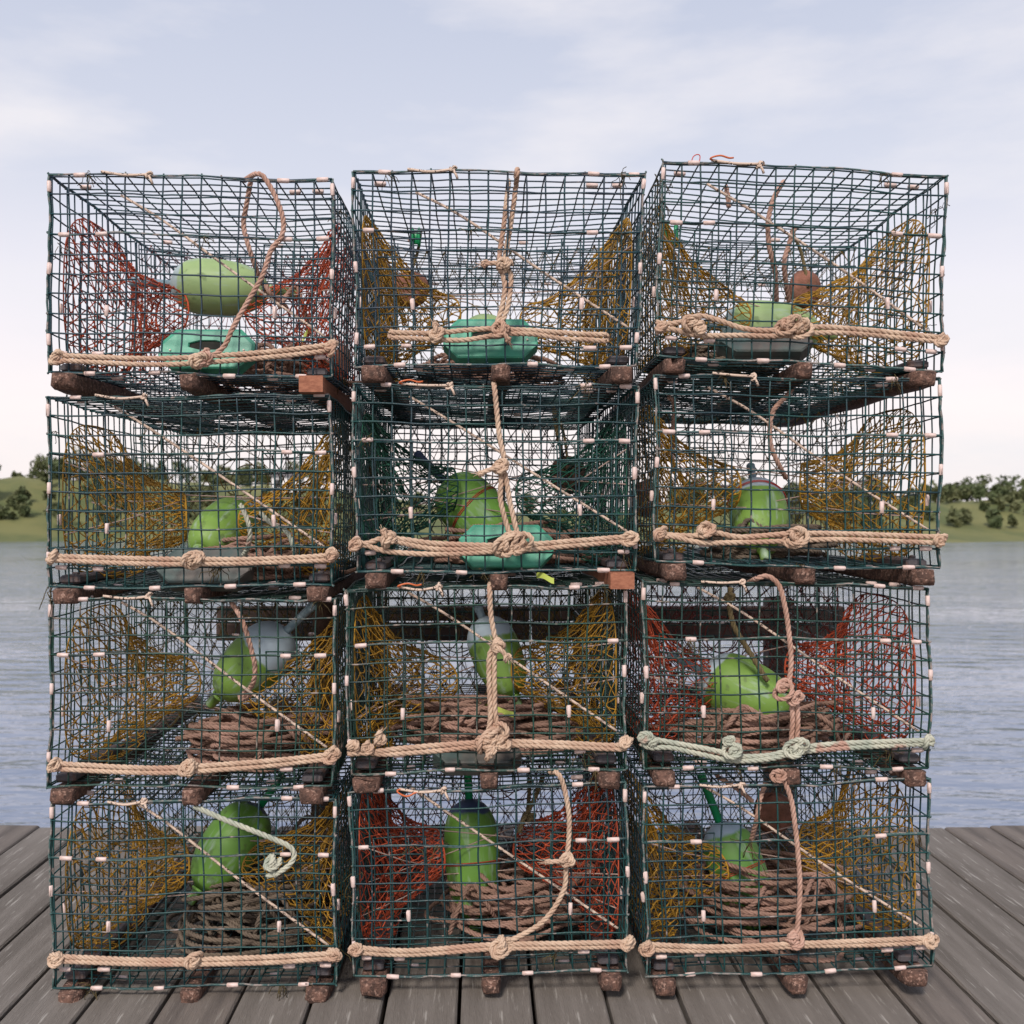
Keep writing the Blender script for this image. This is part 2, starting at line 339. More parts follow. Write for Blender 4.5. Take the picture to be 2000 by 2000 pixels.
# far shore: a low grassy headland across the harbour
D0 = 120.
prof_u = [-900, -300, 200, 441, 520, 600, 700, 820, 1000, 1250, 1370, 1450, 1550, 1700, 2200, 3000]
prof_v = [930, 925, 932, 946, 944, 950, 962, 985, 1003, 1000, 985, 978, 976, 985, 972, 975]
us = np.linspace(-900, 3000, 200); xs = (us - PX) * D0 / FP
ht = CAMZ - (np.interp(us, prof_u, prof_v) - 1000) * (D0 + 25) / FP + 2.5
ys = np.linspace(0, 1, 14); V = []
for j, y in enumerate(ys):
    for i in range(len(us)):
        h_ = ht[i] * min(1, y * 2.0) ** 1.3
        V.append((xs[i] * (1 + y * .35), D0 + 3 * math.sin(us[i] * .013) * (1 - y) + y * 60, -2.55 + h_ + .25 * math.sin(i * 1.7 + j) * min(1, y * 3)))
Q = [[j * len(us) + i, j * len(us) + i + 1, (j + 1) * len(us) + i + 1, (j + 1) * len(us) + i] for j in range(len(ys) - 1) for i in range(len(us) - 1)]
ms = MB(); ms.add(V, Q); o = ms.build('far_shore', 'grass'); o['kind'] = 'structure'

# the woods on it read as one blurred mass
ms = MB(); lv = []
for i in range(430):
    u_ = random.uniform(-850, 2900); j = random.uniform(.15, .9)
    if 620 < u_ < 1330 and random.random() < .85: continue
    hh = np.interp(u_, us, ht) * min(1, j * 2) ** 1.3 - 2.6
    x_ = (u_ - PX) * D0 / FP * (1 + j * .35); y_ = D0 + j * 60
    s_ = random.uniform(.5, 1.75) * (1.2 if j > .5 else .75)
    ms.tube([(x_, y_, hh), (x_ + rnd(.2), y_, hh + s_ * 1.4)], .12, 5)
    for _ in range(8):
        cx, cy, cz = x_ + rnd(s_ * .8), y_ + rnd(s_ * .8), hh + s_ * random.uniform(.5, 1.9)
        rr = s_ * random.uniform(.3, .6)
        p = rng.normal(0, 1, (45, 3)); p /= np.linalg.norm(p, axis=1)[:, None]; p = p * rr * rng.uniform(.6, 1.05, (45, 1)) + (cx, cy, cz)
        a = rng.normal(0, .16, (45, 3)); b_ = rng.normal(0, .16, (45, 3))
        lv.append(np.stack([p - a, p - b_, p + a, p + b_], 1))
lv = np.concatenate(lv); ms.add(lv.reshape(-1, 3), np.arange(len(lv) * 4).reshape(-1, 4))
o = ms.build('shore_woods', 'leaf', smooth=False); o['kind'] = 'stuff'; tag(o, 'dark green woods on the low shore beyond the water', 'woods')

def cottage(u_, v_, d, wd, hgt, label):
    p = at(u_, v_, d); T_ = thing('cottage', label, 'house', p)
    a = MB(); a.box(p + (0, 0, hgt / 2), (wd / 2, 2.2, hgt / 2)); a.build('wall', 'house', T_, p, False)
    a = MB(); h2 = wd * .28; x = wd / 2 + .2; y = 2.5
    a.add(p + np.array([(-x, -y, hgt), (x, -y, hgt), (x, y, hgt), (-x, y, hgt), (-x, 0, hgt + h2), (x, 0, hgt + h2)]), [[0, 1, 5, 4], [3, 4, 5, 2], [0, 3, 2, 1]], [[0, 4, 3], [1, 2, 5]])
    a.build('roof', 'roof', T_, p, False)
    for k in (-.25, .25):
        a = MB(); a.box(p + (k * wd, -2.22, hgt * .55), (.35, .04, .5)); a.build('window', 'glass', T_, p, False)
cottage(563, 962, 132, 3.4, 2.0, 'small white cottage on the far shore, seen through the left trap of the second row')
cottage(-60, 955, 138, 5.0, 2.4, 'white cottage on the far shore, left of the stacked traps')

# guard rail at the back edge of the wharf
gd = 3.36
gr = thing('guard_rail', 'dark weathered timber guard rail along the wharf edge behind the traps', 'railing', (0, gd, 0))
def zat(v, d): return CAMZ - (v - 1000) * d / FP
for k, (v0, v1) in enumerate([(1184, 1212), (1216, 1250)]):
    x = -.86; i = 0
    while x < 1.1:
        ln = 1.02; z0, z1 = zat(v1, gd), zat(v0, gd); a = MB()
        a.box((x + ln / 2, gd + rnd(.006), (z0 + z1) / 2), (ln / 2 - .004, .02, (z1 - z0) / 2), bevel=.004)
        a.build('rail_board', 'wood_rail', gr, (0, gd, 0), False); x += ln; i += 1
for u_ in (636, 1520):
    x = (u_ - PX) * (gd + .07) / FP; a = MB(); a.box((x, gd + .066, zat(1172, gd) / 2 - .1), (.042, .042, zat(1172, gd) / 2 + .1), bevel=.006)
    a.build('post', 'wood_rail', gr, (0, gd, 0), False)

# ------------------------------------------------------------------ lobster traps
A_, B_, H_ = 15, 27, 10                                # cells across, deep, high
CELL = .0381; DF = 2.10; LEN = B_ * CELL
# front-face corners in photo pixels: TL TR BR BL ; yaw of the depth axis; front distance tweak for top and bottom
TR = {
 (0, 0): ((98, 340), (651, 352), (647, 735), (96, 727), .010, 0),
 (1, 0): ((94, 776), (646, 772), (650, 1143), (97, 1148), -.012, 0),
 (2, 0): ((102, 1169), (656, 1170), (651, 1536), (97, 1535), -.02, 0),
 (3, 0): ((100, 1568), (653, 1559), (655, 1922), (103, 1930), .0, 0),
 (0, 1): ((690, 335), (1257, 340), (1240, 714), (697, 713), -.004, -.035),
 (1, 1): ((689, 753), (1243, 756), (1237, 1114), (697, 1117), -.014, 0),
 (2, 1): ((673, 1151), (1219, 1143), (1219, 1500), (685, 1511), -.012, 0),
 (3, 1): ((683, 1547), (1221, 1529), (1224, 1895), (694, 1908), -.008, 0),
 (0, 2): ((1296, 314), (1848, 344), (1838, 724), (1285, 695), .018, -.02),
 (1, 2): ((1283, 734), (1836, 741), (1834, 1112), (1283, 1099), .0, 0),
 (2, 2): ((1260, 1136), (1815, 1146), (1815, 1500), (1262, 1499), .008, 0),
 (3, 2): ((1260, 1539), (1812, 1521), (1818, 1888), (1266, 1906), .0, 0),
}
NETC = {(0, 0): 'red', (1, 0): 'yellow', (2, 0): 'yellow', (3, 0): 'yellow', (0, 1): 'yellow', (1, 1): 'green', (2, 1): 'yellow', (3, 1): 'red', (0, 2): 'yellow', (1, 2): 'yellow', (2, 2): 'red', (3, 2): 'yellow'}
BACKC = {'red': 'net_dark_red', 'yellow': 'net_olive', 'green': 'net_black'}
ROW = ['top row', 'second row', 'third row', 'bottom row']
COL = ['left stack', 'middle stack', 'right stack']
def nz3(p, s, sc_):
    """smooth pseudo-random displacement"""
    x, y, z = p[..., 0] * sc_, p[..., 1] * sc_, p[..., 2] * sc_
    return np.stack([np.sin(x * 1.3 + 2.1 * z + s) + .6 * np.sin(y * 2.3 - x + s * 2), np.sin(z * 1.9 + y + s * 3) + .6 * np.sin(x * 2.7 + s), np.sin(y * 1.7 - 1.4 * x + s * 5) + .6 * np.sin(x * 2.9 + z + s * 7)], -1)
class Trap:
    def __init__(s, key):
        TL, TRt, BR, BL, yaw, dt = TR[key]; s.key = key; s.seed = key[0] * 3.1 + key[1] * 1.7 + 1
        f = [at(*BL, DF), at(*BR, DF), at(*TL, DF + dt), at(*TRt, DF + dt)]     # c0: a0,a1 ; c1: a0,a1
        up = (f[2] + f[3] - f[0] - f[1]); right = f[1] - f[0]; right /= np.linalg.norm(right)
        dep = np.array([math.sin(yaw), math.cos(yaw), rng.normal(0, .004)]) * LEN
        s.F = np.array(f); wb = np.array([CELL * A_ / np.linalg.norm(f[1] - f[0]), CELL * A_ / np.linalg.norm(f[3] - f[2])])
        cen = [(f[0] + f[1]) / 2, (f[2] + f[3]) / 2]
        cen[1] = cen[1] * [1, 1, 1] + np.array([0, -dt * .0, 0])
        s.G = np.array([cen[0] + (f[0] - cen[0]) * wb[0] + dep, cen[0] + (f[1] - cen[0]) * wb[0] + dep, cen[1] + (f[2] - cen[1]) * wb[1] + dep, cen[1] + (f[3] - cen[1]) * wb[1] + dep])
        s.base = (f[0] + f[1]) / 2 + dep * .5; s.base[2] -= .036
        s.sag = .010 + .006 * random.random()
    def P(s, abc, wob=1.0):
        """local cell coordinates (across, deep, high) to world"""
        q = np.atleast_2d(np.asarray(abc, float)); a, b_, c_ = q[..., 0:1] / A_, q[..., 1:2] / B_, q[..., 2:3] / H_
        def bil(X): return (1 - c_) * ((1 - a) * X[0] + a * X[1]) + c_ * ((1 - a) * X[2] + a * X[3])
        w_ = (1 - b_) * bil(s.F) + b_ * bil(s.G)
        w_ = w_ + nz3(w_, s.seed, 9) * .0020 * wob + nz3(w_, s.seed * 2, 31) * .00055 * wob
        w_[..., 2:3] -= s.sag * np.sin(np.pi * np.clip(b_, 0, 1)) * np.sin(np.pi * np.clip(a, 0, 1)) * np.clip(c_ * 3 - 2, 0, 1)
        return w_
    def p(s, a, b_, c_): return s.P([(a, b_, c_)])[0]
WR = .00168
def grid_wires(T_, mb, axis, const, lo1, hi1, lo2, hi2, r=WR, off=0., sub=1, k=5, skip=()):
    """welded mesh: wires of both directions, the crossing ones riding on the others"""
    ax = [i for i in range(3) if i != axis]
    for w_, (la, ha, lb, hb) in enumerate([(lo1, hi1, lo2, hi2), (lo2, hi2, lo1, hi1)]):
        run = ax[w_]; cross = ax[1 - w_]
        for c_ in np.arange(lb, hb + .01, 1.0):
            if (w_, round(c_)) in skip: continue
            t_ = np.linspace(la, ha, int((ha - la) * sub) + 1)
            q = np.zeros((len(t_), 3)); q[:, axis] = const + (off + (r / CELL * .9) * (1 if w_ else -1)); q[:, run] = t_
            q[:, cross] = c_ + rng.normal(0, .015)
            W_ = T_.P(q); W_ += rng.normal(0, .00014, W_.shape)
            mb.tube(W_, r * rng.uniform(.94, 1.08), k)

CLIP_ME = {}
def clip_mesh():
    m_ = MB(); r, L = .0044, .0116; k = 8; pr = []
    for z, s_ in ((-L, .80), (-L + .0012, 1), (0, 1.03), (L - .0012, 1), (L, .80)): pr.append((r * s_, z))
    m_.lathe(pr, k=k); m_.box((0, -r, 0), (.0009, .0006, L * .8))
    o_ = m_.build('clip_seed', 'clip'); me = o_.data; bpy.data.objects.remove(o_); return me
CLIP = clip_mesh()
CL_H = [(1.6, 10), (12.4, 10), (14.4, 10), (.7, 7), (2.6, 7), (12.5, 7), (14.35, 7), (.6, 1), (2.6, 1), (12.6, 1), (14.4, 1), (2.2, 0), (5.6, 0), (9.6, 0), (13.3, 0)]
CL_V = [(0, 0, 9.4), (15, 0, 9.4), (0, 0, 5.2), (15, 0, 5.2), (3, 0, 3.2), (12, 0, 3.2), (0, 0, 1.5), (15, 0, 1.5), (0, 1.6, 3.6), (15, 1.6, 3.6)]
CL_D = [(2.2, 13, 10), (9.4, 13, 10), (12, 27, 10), (3, 27, 10), (3.2, 1.2, 0), (11.6, 1.2, 0), (4, 27, 5), (10, 27, 5), (1.2, 1.8, 10), (12.6, 1.8, 10), (13.9, 1.8, 10)]
TRAPS = {}
def add_clip(T_, parent, org, P0, dr):
    o_ = bpy.data.objects.new('clip', CLIP); C.objects.link(o_); o_.parent = parent
    o_.location = Vector(P0 - org); o_.rotation_mode = 'QUATERNION'
    q = Vector(dr).to_track_quat('Z', 'Y'); o_.rotation_quaternion = q
    s_ = random.uniform(.93, 1.07); o_.scale = (s_, s_, s_ * random.uniform(.9, 1.08))

def net(mb, E0, E1, n, m, r=.0011, sag=.0, jit=.003, seed=0, k=3, bend=0.):
    """diamond netting between two closed rims (functions of 0..1)"""
    r_ = np.random.default_rng(seed)
    node = np.zeros((m + 1, n, 3))
    for j in range(m + 1):
        t_ = j / m
        for i in range(n):
            a = ((i + .5 * (j % 2)) / n) % 1
            tt = t_ + .35 * math.sin(a * 12.57 + seed) * t_ * (1 - t_)
            p = E0(a) * (1 - tt) + E1(a) * tt
            p = p + np.array([0, 0, -sag * math.sin(math.pi * t_)]) + (E0(a + .5) - E0(a)) * bend * math.sin(math.pi * t_) * .5
            node[j, i] = p + (r_.normal(0, jit, 3) if 0 < j < m else 0)
    A0, B0 = [], []
    for j in range(m):
        for i in range(n):
            nb = (i, (i - 1) % n) if j % 2 == 0 else (i, (i + 1) % n)
            for q in nb:
                a, b_ = node[j, i], node[j + 1, q]; mid = (a + b_) / 2 + r_.normal(0, jit * .45, 3)
                A0 += [a, mid]; B0 += [mid, b_]
    mb.segs(A0, B0, r, k)
    kn = node[1:-1].reshape(-1, 3); d_ = r_.normal(0, 1, kn.shape); d_ /= np.linalg.norm(d_, axis=1)[:, None]
    mb.segs(kn - d_ * r * 1.5, kn + d_ * r * 1.5, r * 2.0, 4)
    return node

def hoop(T_, c, r, tilt):
    def f(a):
        t_ = a * 2 * math.pi
        return T_.P([(c[0] + tilt * math.cos(t_), c[1] + r * math.cos(t_), c[2] + r * math.sin(t_))], .3)[0]
    return f
def curtain(mb, T_, hx, hz, seed, r=.00105):
    """diamond net stretched across the trap and cupped back towards a round hole"""
    r_ = np.random.default_rng(seed); da, dc = 1.12, .88; na, nc_ = 13, 11; R0 = 1.35
    ph = r_.uniform(0, 6, 4)
    def node(i, j):
        a = .35 + (i + .5 * (j % 2)) * (14.3 / na); c_ = .35 + j * (9.3 / nc_)
        dx, dz = a - hx, c_ - hz; rr = math.hypot(dx, dz) + 1e-6
        edge = min(a, 15 - a, c_, 10 - c_); g = min(1, max(0, edge / 3.0))
        pull = .38 * math.exp(-(rr / 3.2) ** 2)
        a2 = a + .25 * math.sin(c_ * 1.1 + ph[0]) * g; c2 = c_ + .3 * math.sin(a * .7 + ph[1]) * g - .35 * g * math.sin(math.pi * a / 15)
        if rr < R0 + 1.4: k_ = (R0 + (max(rr - .4, 0)) * .75) / rr; a2, c2 = hx + dx * k_, hz + dz * k_
        b_ = 13.6 + 6.0 * math.exp(-(rr / 4.6) ** 2) * (g ** .5) + .25 * math.sin(a + ph[2])
        return T_.P([(min(14.8, a2), b_, c2)], .3)[0] + r_.normal(0, .0016, 3), rr
    cache = {}
    for j in range(nc_ + 1):
        for i in range(na + 1): cache[i, j] = node(i, j)
    A0, B0 = [], []
    for j in range(nc_):
        for i in range(na + 1):
            for di in ((0, -1) if j % 2 == 0 else (0, 1)):
                if (i + di, j + 1) not in cache: continue
                (p, r1), (q, r2) = cache[i, j], cache[i + di, j + 1]
                if min(r1, r2) < .75: continue
                m_ = (p + q) / 2 + r_.normal(0, .0012, 3) + (0, 0, -.0015); A0 += [p, m_]; B0 += [m_, q]
    mb.segs(A0, B0, r, 3)
    kn = np.array([v[0] for v in cache.values() if v[1] > .9]); d_ = r_.normal(0, 1, kn.shape); d_ /= np.linalg.norm(d_, axis=1)[:, None]
    mb.segs(kn - d_ * .002, kn + d_ * .002, .0021, 5)
    t_ = np.linspace(0, 2 * np.pi, 25)[:-1]; bb = 13.6 + 6.0 * math.exp(-(1.4 / 4.6) ** 2)
    mb.tube([T_.P([(hx + R0 * math.cos(x) , bb, hz + R0 * math.sin(x))], .3)[0] for x in t_], .0017, 5, closed=True)

def rrect(T_, axis_pt, ax1, ax2, w1, w2, e=3.):
    """rounded rectangle rim in cell coordinates"""
    def f(a):
        t_ = a * 2 * math.pi; c_, s_ = math.cos(t_), math.sin(t_)
        q = [*axis_pt]; q[ax1] += w1 * math.copysign(abs(c_) ** (2 / e), c_); q[ax2] += w2 * math.copysign(abs(s_) ** (2 / e), s_)
        return T_.P([q], .3)[0]
    return f

for key in TR:
    T_ = Trap(key); TRAPS[key] = T_; r_, c_ = key; nc = NETC[key]
    lab = {'red': 'red', 'yellow': 'mustard yellow', 'green': 'dark green'}[nc]
    extra = {(0, 0): 'sky behind', (0, 1): 'lid bowed', (0, 2): 'tilted right',
             (1, 0): 'shore behind', (1, 1): 'knotted rope', (1, 2): 'rear net hole',
             (2, 0): 'pink rope', (2, 1): 'rope pile', (2, 2): 'whitish bridle',
             (3, 0): 'pale rope', (3, 1): 'bullet buoy', (3, 2): 'bait bag'}[key]
    E = thing('lobster_trap', f'wire lobster trap, {lab} netting, {ROW[r_]} of {COL[c_]}, {extra}', 'lobster trap', T_.base, 'lobster traps stacked on the wharf')
    T_.E = E; og = T_.base
    WM = ('wire', 'wire2', 'wire3')[(r_ * 2 + c_ * 3 + (r_ == 1)) % 3] if r_ else ('wire3', 'wire3', 'wire')[c_]
    mb = MB(); grid_wires(T_, mb, 1, 0, 0, A_, 0, H_, sub=2, r=WR * 1.1); mb.build('front_panel', WM, E, og)
    mb = MB(); grid_wires(T_, mb, 1, B_, 0, A_, 0, H_); mb.build('back_panel', WM, E, og)
    for a0 in (0, A_):
        mb = MB(); grid_wires(T_, mb, 0, a0 + (.08 if a0 == 0 else -.08), 0, B_, 0, H_); mb.build('side_panel', WM, E, og)
    mb = MB(); grid_wires(T_, mb, 2, 0, 0, A_, 0, B_, off=.06); mb.build('bottom_panel', WM, E, og)
    mb = MB(); grid_wires(T_, mb, 2, H_, 0, A_, 0, B_, off=-.06); mb.build('lid', WM, E, og)
    mb = MB(); grid_wires(T_, mb, 1, 13, .3, A_ - .3, 6.4, H_ - .3); mb.build('partition', WM, E, og)
    for lo_, hi_ in ((1, 4), (11, 14)):
        mb = MB(); grid_wires(T_, mb, 1, 1.5, lo_, hi_, 0, 7); mb.build('inner_frame', WM, E, og)
    # crusted frame wires round the front edge, with the stubs and welds that stick out
    mb = MB()
    for pts in ([(0, -.03, 0), (A_, -.03, 0)], [(0, -.03, H_), (A_, -.03, H_)], [(-.03, -.02, 0), (-.03, -.02, H_)], [(A_ + .03, -.02, 0), (A_ + .03, -.02, H_)], [(0, 0, 7), (A_, 0, 7)], [(0, .12, 0), (0, .12, H_)], [(A_, .12, 0), (A_, .12, H_)]):
        t_ = np.linspace(0, 1, 26)[:, None]; q = np.array(pts[0]) * (1 - t_) + np.array(pts[1]) * t_
        W_ = T_.P(q, 1.4) + rng.normal(0, .0006, (26, 3)); mb.tube(W_, WR * 1.12 * rng.uniform(.9, 1.25, 26), 6)
    for cc in range(H_ + 1):                                # wrapped wire ends at the corner seams
        for aa in (0, A_):
            if random.random() < .75:
                p = T_.p(aa, 0, cc); d_ = np.array([(-1 if aa == 0 else 1) * random.uniform(.001, .004), -.003, rnd(.004)])
                mb.tube([p - d_ * .5, p + d_, p + d_ * 1.2 + [0, .004, .001]], .0022, 5)
    for aa in range(1, A_):
        if random.random() < .3:
            p = T_.p(aa, 0, H_); mb.tube([p, p + (rnd(.001), -.001, .003 + .003 * random.random())], .0018, 5)
    mb.build('edge_wire', 'wire_crust', E, og)
    # crimp clips
    for (a, c2) in CL_H:
        if random.random() < .88:
            a += rnd(.12); P0 = T_.p(a, -.02, c2); add_clip(T_, E, og, P0, T_.p(a + .3, 0, c2) - T_.p(a - .3, 0, c2))
    for (a, b2, c2) in CL_V:
        c2 += rnd(.15); P0 = T_.p(a, b2 - .02, c2); add_clip(T_, E, og, P0, T_.p(a, b2, c2 + .3) - T_.p(a, b2, c2 - .3))
    for (a, b2, c2) in CL_D:
        P0 = T_.p(a, b2, c2); add_clip(T_, E, og, P0, T_.p(a + .3, b2, c2) - T_.p(a - .3, b2, c2))
    # netting
    fc = 'net_' + nc; sd_ = r_ * 7 + c_
    for side in (0, 1):
        mb = MB(); a0 = .25 if side == 0 else A_ - .25; a1 = 4.9 + rnd(.5) if side == 0 else 10.1 + rnd(.5)
        E0 = rrect(T_, (a0, 6.6, 4.7), 1, 2, 5.4, 4.3); E1 = hoop(T_, (a1, 7.2 + rnd(.8), 4.0 + rnd(.7)), 1.35, rnd(.5) + (.9 if side else -.9))
        net(mb, E0, E1, 25, 12, .00145, .014, .0026, seed=sd_ * 3 + side, bend=.10)
        net(mb, E0, rrect(T_, (a0 + (a1 - a0) * .42, 6.6, 2.4), 1, 2, 3.8, 2.0), 24, 6, .00135, .012, .003, seed=sd_ * 5 + side)   # the slack fold of the head
        t_ = np.linspace(0, 1, 33); mb.tube([E0(x) for x in t_[:-1]], .0016, 4, closed=True)
        t_ = np.linspace(0, 1, 21); mb.tube([E1(x) for x in t_[:-1]], .0022, 5, closed=True)
        mb.build('net_head', fc, E, og)
        mb = MB()                                         # pale lines that pull the ring towards the far wall
        tgt = [(A_ - .4 if side == 0 else .4, 7 + rnd(3), 3.5 + rnd(1.8)) for _ in range(2)]
        for q, dz in zip(tgt, (.012, -.012)):
            p0 = E1(.25 if dz > 0 else .75); p1 = T_.p(*q); mb.tube([p0, (p0 + p1) / 2 + (0, 0, -.004), p1], .0014, 4)
        for _ in range(2):
            p0 = E0(random.choice([.45, .55, .5])); p1 = E1(random.random()); mb.tube([p0, (p0 + p1) / 2 + (0, 0, -.006), p1], .0014, 4)
        mb.build('net_line', 'twine', E, og)
    mb = MB(); hx = {(1, 1): 7.0, (1, 2): 2.6 + 2.2}.get(key, 7.4 + rnd(2)); hz = 5.6 + rnd(.6); curtain(mb, T_, hx, hz, sd_ * 11)
    curtain(mb, T_, hx + rnd(1.6), hz - rnd(.6), sd_ * 11 + 3)
    if r_ >= 2: curtain(mb, T_, hx + rnd(2), hz - rnd(.6), sd_ * 11 + 5)
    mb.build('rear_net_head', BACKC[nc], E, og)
    # runners under the floor, the outer two bull-nosed and worn
    for k_, a in enumerate((.85, 7.6, 14.1)):
        new = (key, k_) in (((0, 0), 2), ((1, 1), 2)); a += rnd(.2)
        hw = (.026 if k_ != 1 else .020) * random.uniform(.8, 1.06); hh = .0165 * random.uniform(.88, 1.0)
        if new: hw, hh = .024, .0165
        if k_ == 1 and r_ == 3: pass
        mb = MB(); n_ = 16; ring = []
        prof = [(-1, -.55), (-.85, -1), (.85, -1), (1, -.55), (1, .85), (.9, 1), (-.9, 1), (-1, .85)] if not new else [(-1, -.97), (-.98, -1), (.98, -1), (1, -.97), (1, .97), (.98, 1), (-.98, 1), (-1, .97)]
        bs = [-.62, -.53, -.36, -.1, .3] + list(np.linspace(1.5, B_ + .3, 9)) if not new else [-.75, -.74, -.5, 1, 10, B_ + .3]
        for b_i, bb in enumerate(bs):
            cen = T_.p(a, bb, 0) + (0, 0, -.0195); sc_ = 1.0
            if not new and b_i < 4: sc_ = (.5, .76, .93, 1.0)[b_i]
            for (px, pz) in prof:
                ring.append(cen + np.array([px * hw * sc_, 0, pz * hh * (sc_ if pz < 0 else 1)]) + rng.normal(0, .0013 if not new else 0, 3))
        n8 = len(prof); nn = len(bs)
        Q = [[i * n8 + j, i * n8 + (j + 1) % n8, (i + 1) * n8 + (j + 1) % n8, (i + 1) * n8 + j] for i in range(nn - 1) for j in range(n8)]
        mb.add(ring, Q, [list(range(n8))[::-1], [(nn - 1) * n8 + j for j in range(n8)]])
        o_ = mb.build('runner', 'wood_new' if new else 'wood', E, og, smooth=not new)
        if new: o_['label'] = 'fresh reddish square-cut runner'
        if k_ != 1:                                        # iron ballast bar bolted over it
            mb = MB(); p = T_.p(a, 4, 0) + (0, 0, .012); mb.box(p, (.021, .135, .0085), bevel=.004)
            q = T_.p(a, 1.2, 0) + (0, 0, .023); mb.lathe([(.007, 0), (.007, .004), (.004, .006)], q - (0, 0, .004), 8)
            mb.build('ballast_bar', 'iron', E, og, False)
    # shock cord across the opening and its hook at the lid
    mb = MB(); j1, j2 = rnd(.25), rnd(.25)
    P_ = [T_.p(3.0 + j1, 2.2, 9.7), T_.p(5.5 + j1, 1.7, 8.2), T_.p(10, 1.0, 5.1), T_.p(14.6, .35, 1.9 + j2)]
    mb.tube(smooth_path(P_, .02), .0030, 6)
    hk = T_.p(2.75 + j1, -.15, 10) + (0, 0, .004); kn = T_.p(5.0 + j2, -.1, 10) + (0, 0, .002)
    mb.tube(smooth_path([hk, (hk + kn) / 2 + (0, -.003, -.004 + rnd(.003)), kn], .01), .0028, 6)
    mb.tube(smooth_path(knot_path(kn, .0085, 2.2, seed=sd_), .003), .0027, 5)
    mb.tube([kn, kn + (.006, -.004, -.012), kn + (.009, -.003, -.02)], .0027, 5)
    sc_ = mb.build('shock_cord', 'cord', E, og)
    if key in ((1, 1), (2, 1), (3, 1), (0, 2)):
        z_ = -1.0 if key == (3, 1) else .55
        mb = MB(); mb.tube(smooth_path([hk + (.004, 0, 0), hk + (-.004, -.006, .002 * z_), hk + (.004, -.007, .009 * z_), hk + (.018, -.006, .013 * z_), hk + (.034, -.004, .006 * z_), hk + (.044, .0, .009 * z_)], .003), .0019, 6)
        h_ = mb.build('hook', 'orange', E, og); h_.parent = sc_

    # dried weed caught in the mesh
    mb = MB()
    for _ in range(7):
        f_ = random.random(); q = (random.choice([0, A_]), random.uniform(0, 8), random.uniform(0, H_)) if f_ < .5 else (random.uniform(0, A_), 0, random.choice([0, 1, 7, H_]))
        c0 = T_.p(*q)
        for _k in range(random.randint(5, 11)):
            v = rng.normal(0, .006, 3); v[2] -= .006; e = c0 + rng.normal(0, .003, 3)
            mb.tube([e, e + v, e + v * 1.8 + rng.normal(0, .003, 3), e + v * 2.4 + (0, 0, -.004)], .0009, 3)
    w_ = mb.build('dried_weed', 'weed', E, og); w_['kind'] = 'stuff'

# ------------------------------------------------------------------ ropes tied to the fronts
def rope_thing(name, label, cat, key, strands, knots, m='rope', r=.0056, d=None, group=None, per=9):
    d = DF - .012 if d is None else d
    c0 = at(*strands[0][0][:2], d); O = thing(name, label, cat, c0, group)
    for st in strands:
        mb = MB(); P_ = [at(q[0], q[1], (q[2] if len(q) > 2 else d)) + rng.normal(0, .0008, 3) for q in st]
        rope(mb, P_, r, per=per); mb.build('rope_length', m, O, c0)
    for i, kn in enumerate(knots):
        u_, v_, s_ = kn[:3]; dd = kn[3] if len(kn) > 3 else d - .004
        mb = MB(); sw = s_ * 1.2 / 962.; sd_ = int(u_ * 7 + v_)
        rope(mb, knot_path(at(u_, v_, dd), sw * .78, 2.7, seed=sd_, flat=.62), r * .92, per=7)
        rope(mb, knot_path(at(u_ + rnd(3), v_ + rnd(3), dd), sw * .52, 1.8, seed=sd_ + 5, flat=.9), r * .92, per=7)
        if len(kn) > 4:                                  # loose tail
            tx, ty = kn[4]; a = at(u_, v_, dd - .004); e = at(tx, ty, dd - .006); rope(mb, [a, (a + e) / 2 + (0, -.004, .002), e], r * .92, per=7, fray=True)
            rope(mb, knot_path(e, .0075, 1.3, seed=sd_ + 9, flat=.7), r * .85, per=7)
        mb.build('knot', m, O, c0)
    return O
G1 = 'rope bridles across the trap fronts'
rope_thing('rope_bridle', 'double tan rope bridle over the front of the middle top trap, short of its corners', 'rope', (0, 1),
  [[(764, 648), (800, 650), (850, 648), (905, 645), (950, 641), (980, 644), (1040, 645), (1100, 652), (1150, 653), (1184, 654)],
   [(764, 660), (800, 661), (850, 664), (905, 664), (950, 657), (980, 652), (1040, 652), (1100, 660), (1140, 663), (1184, 666)],
   [(1184, 654), (1188, 660, 2.11), (1184, 666)], [(764, 648), (760, 654, 2.11), (764, 660)]],
  [(852, 652, 18, DF - .02, (850, 636)), (978, 645, 22, DF - .026, (992, 664))], 'rope', group=G1)
rope_thing('closing_rope', 'knotted tan rope hanging down the middle of the middle top trap', 'rope', (0, 1),
  [[(1008, 345, 2.3), (1010, 331, 2.07), (1008, 370), (1000, 430), (990, 480), (984, 515)], [(994, 352, 2.2), (990, 390, 2.14), (984, 440, 2.13), (977, 490, 2.12), (976, 515)],
   [(981, 518), (980, 534), (985, 560), (980, 600), (968, 640)], [(988, 518), (997, 536), (998, 565), (990, 605), (975, 640)]],
  [(984, 517, 19, DF - .02, (946, 516))], 'rope')
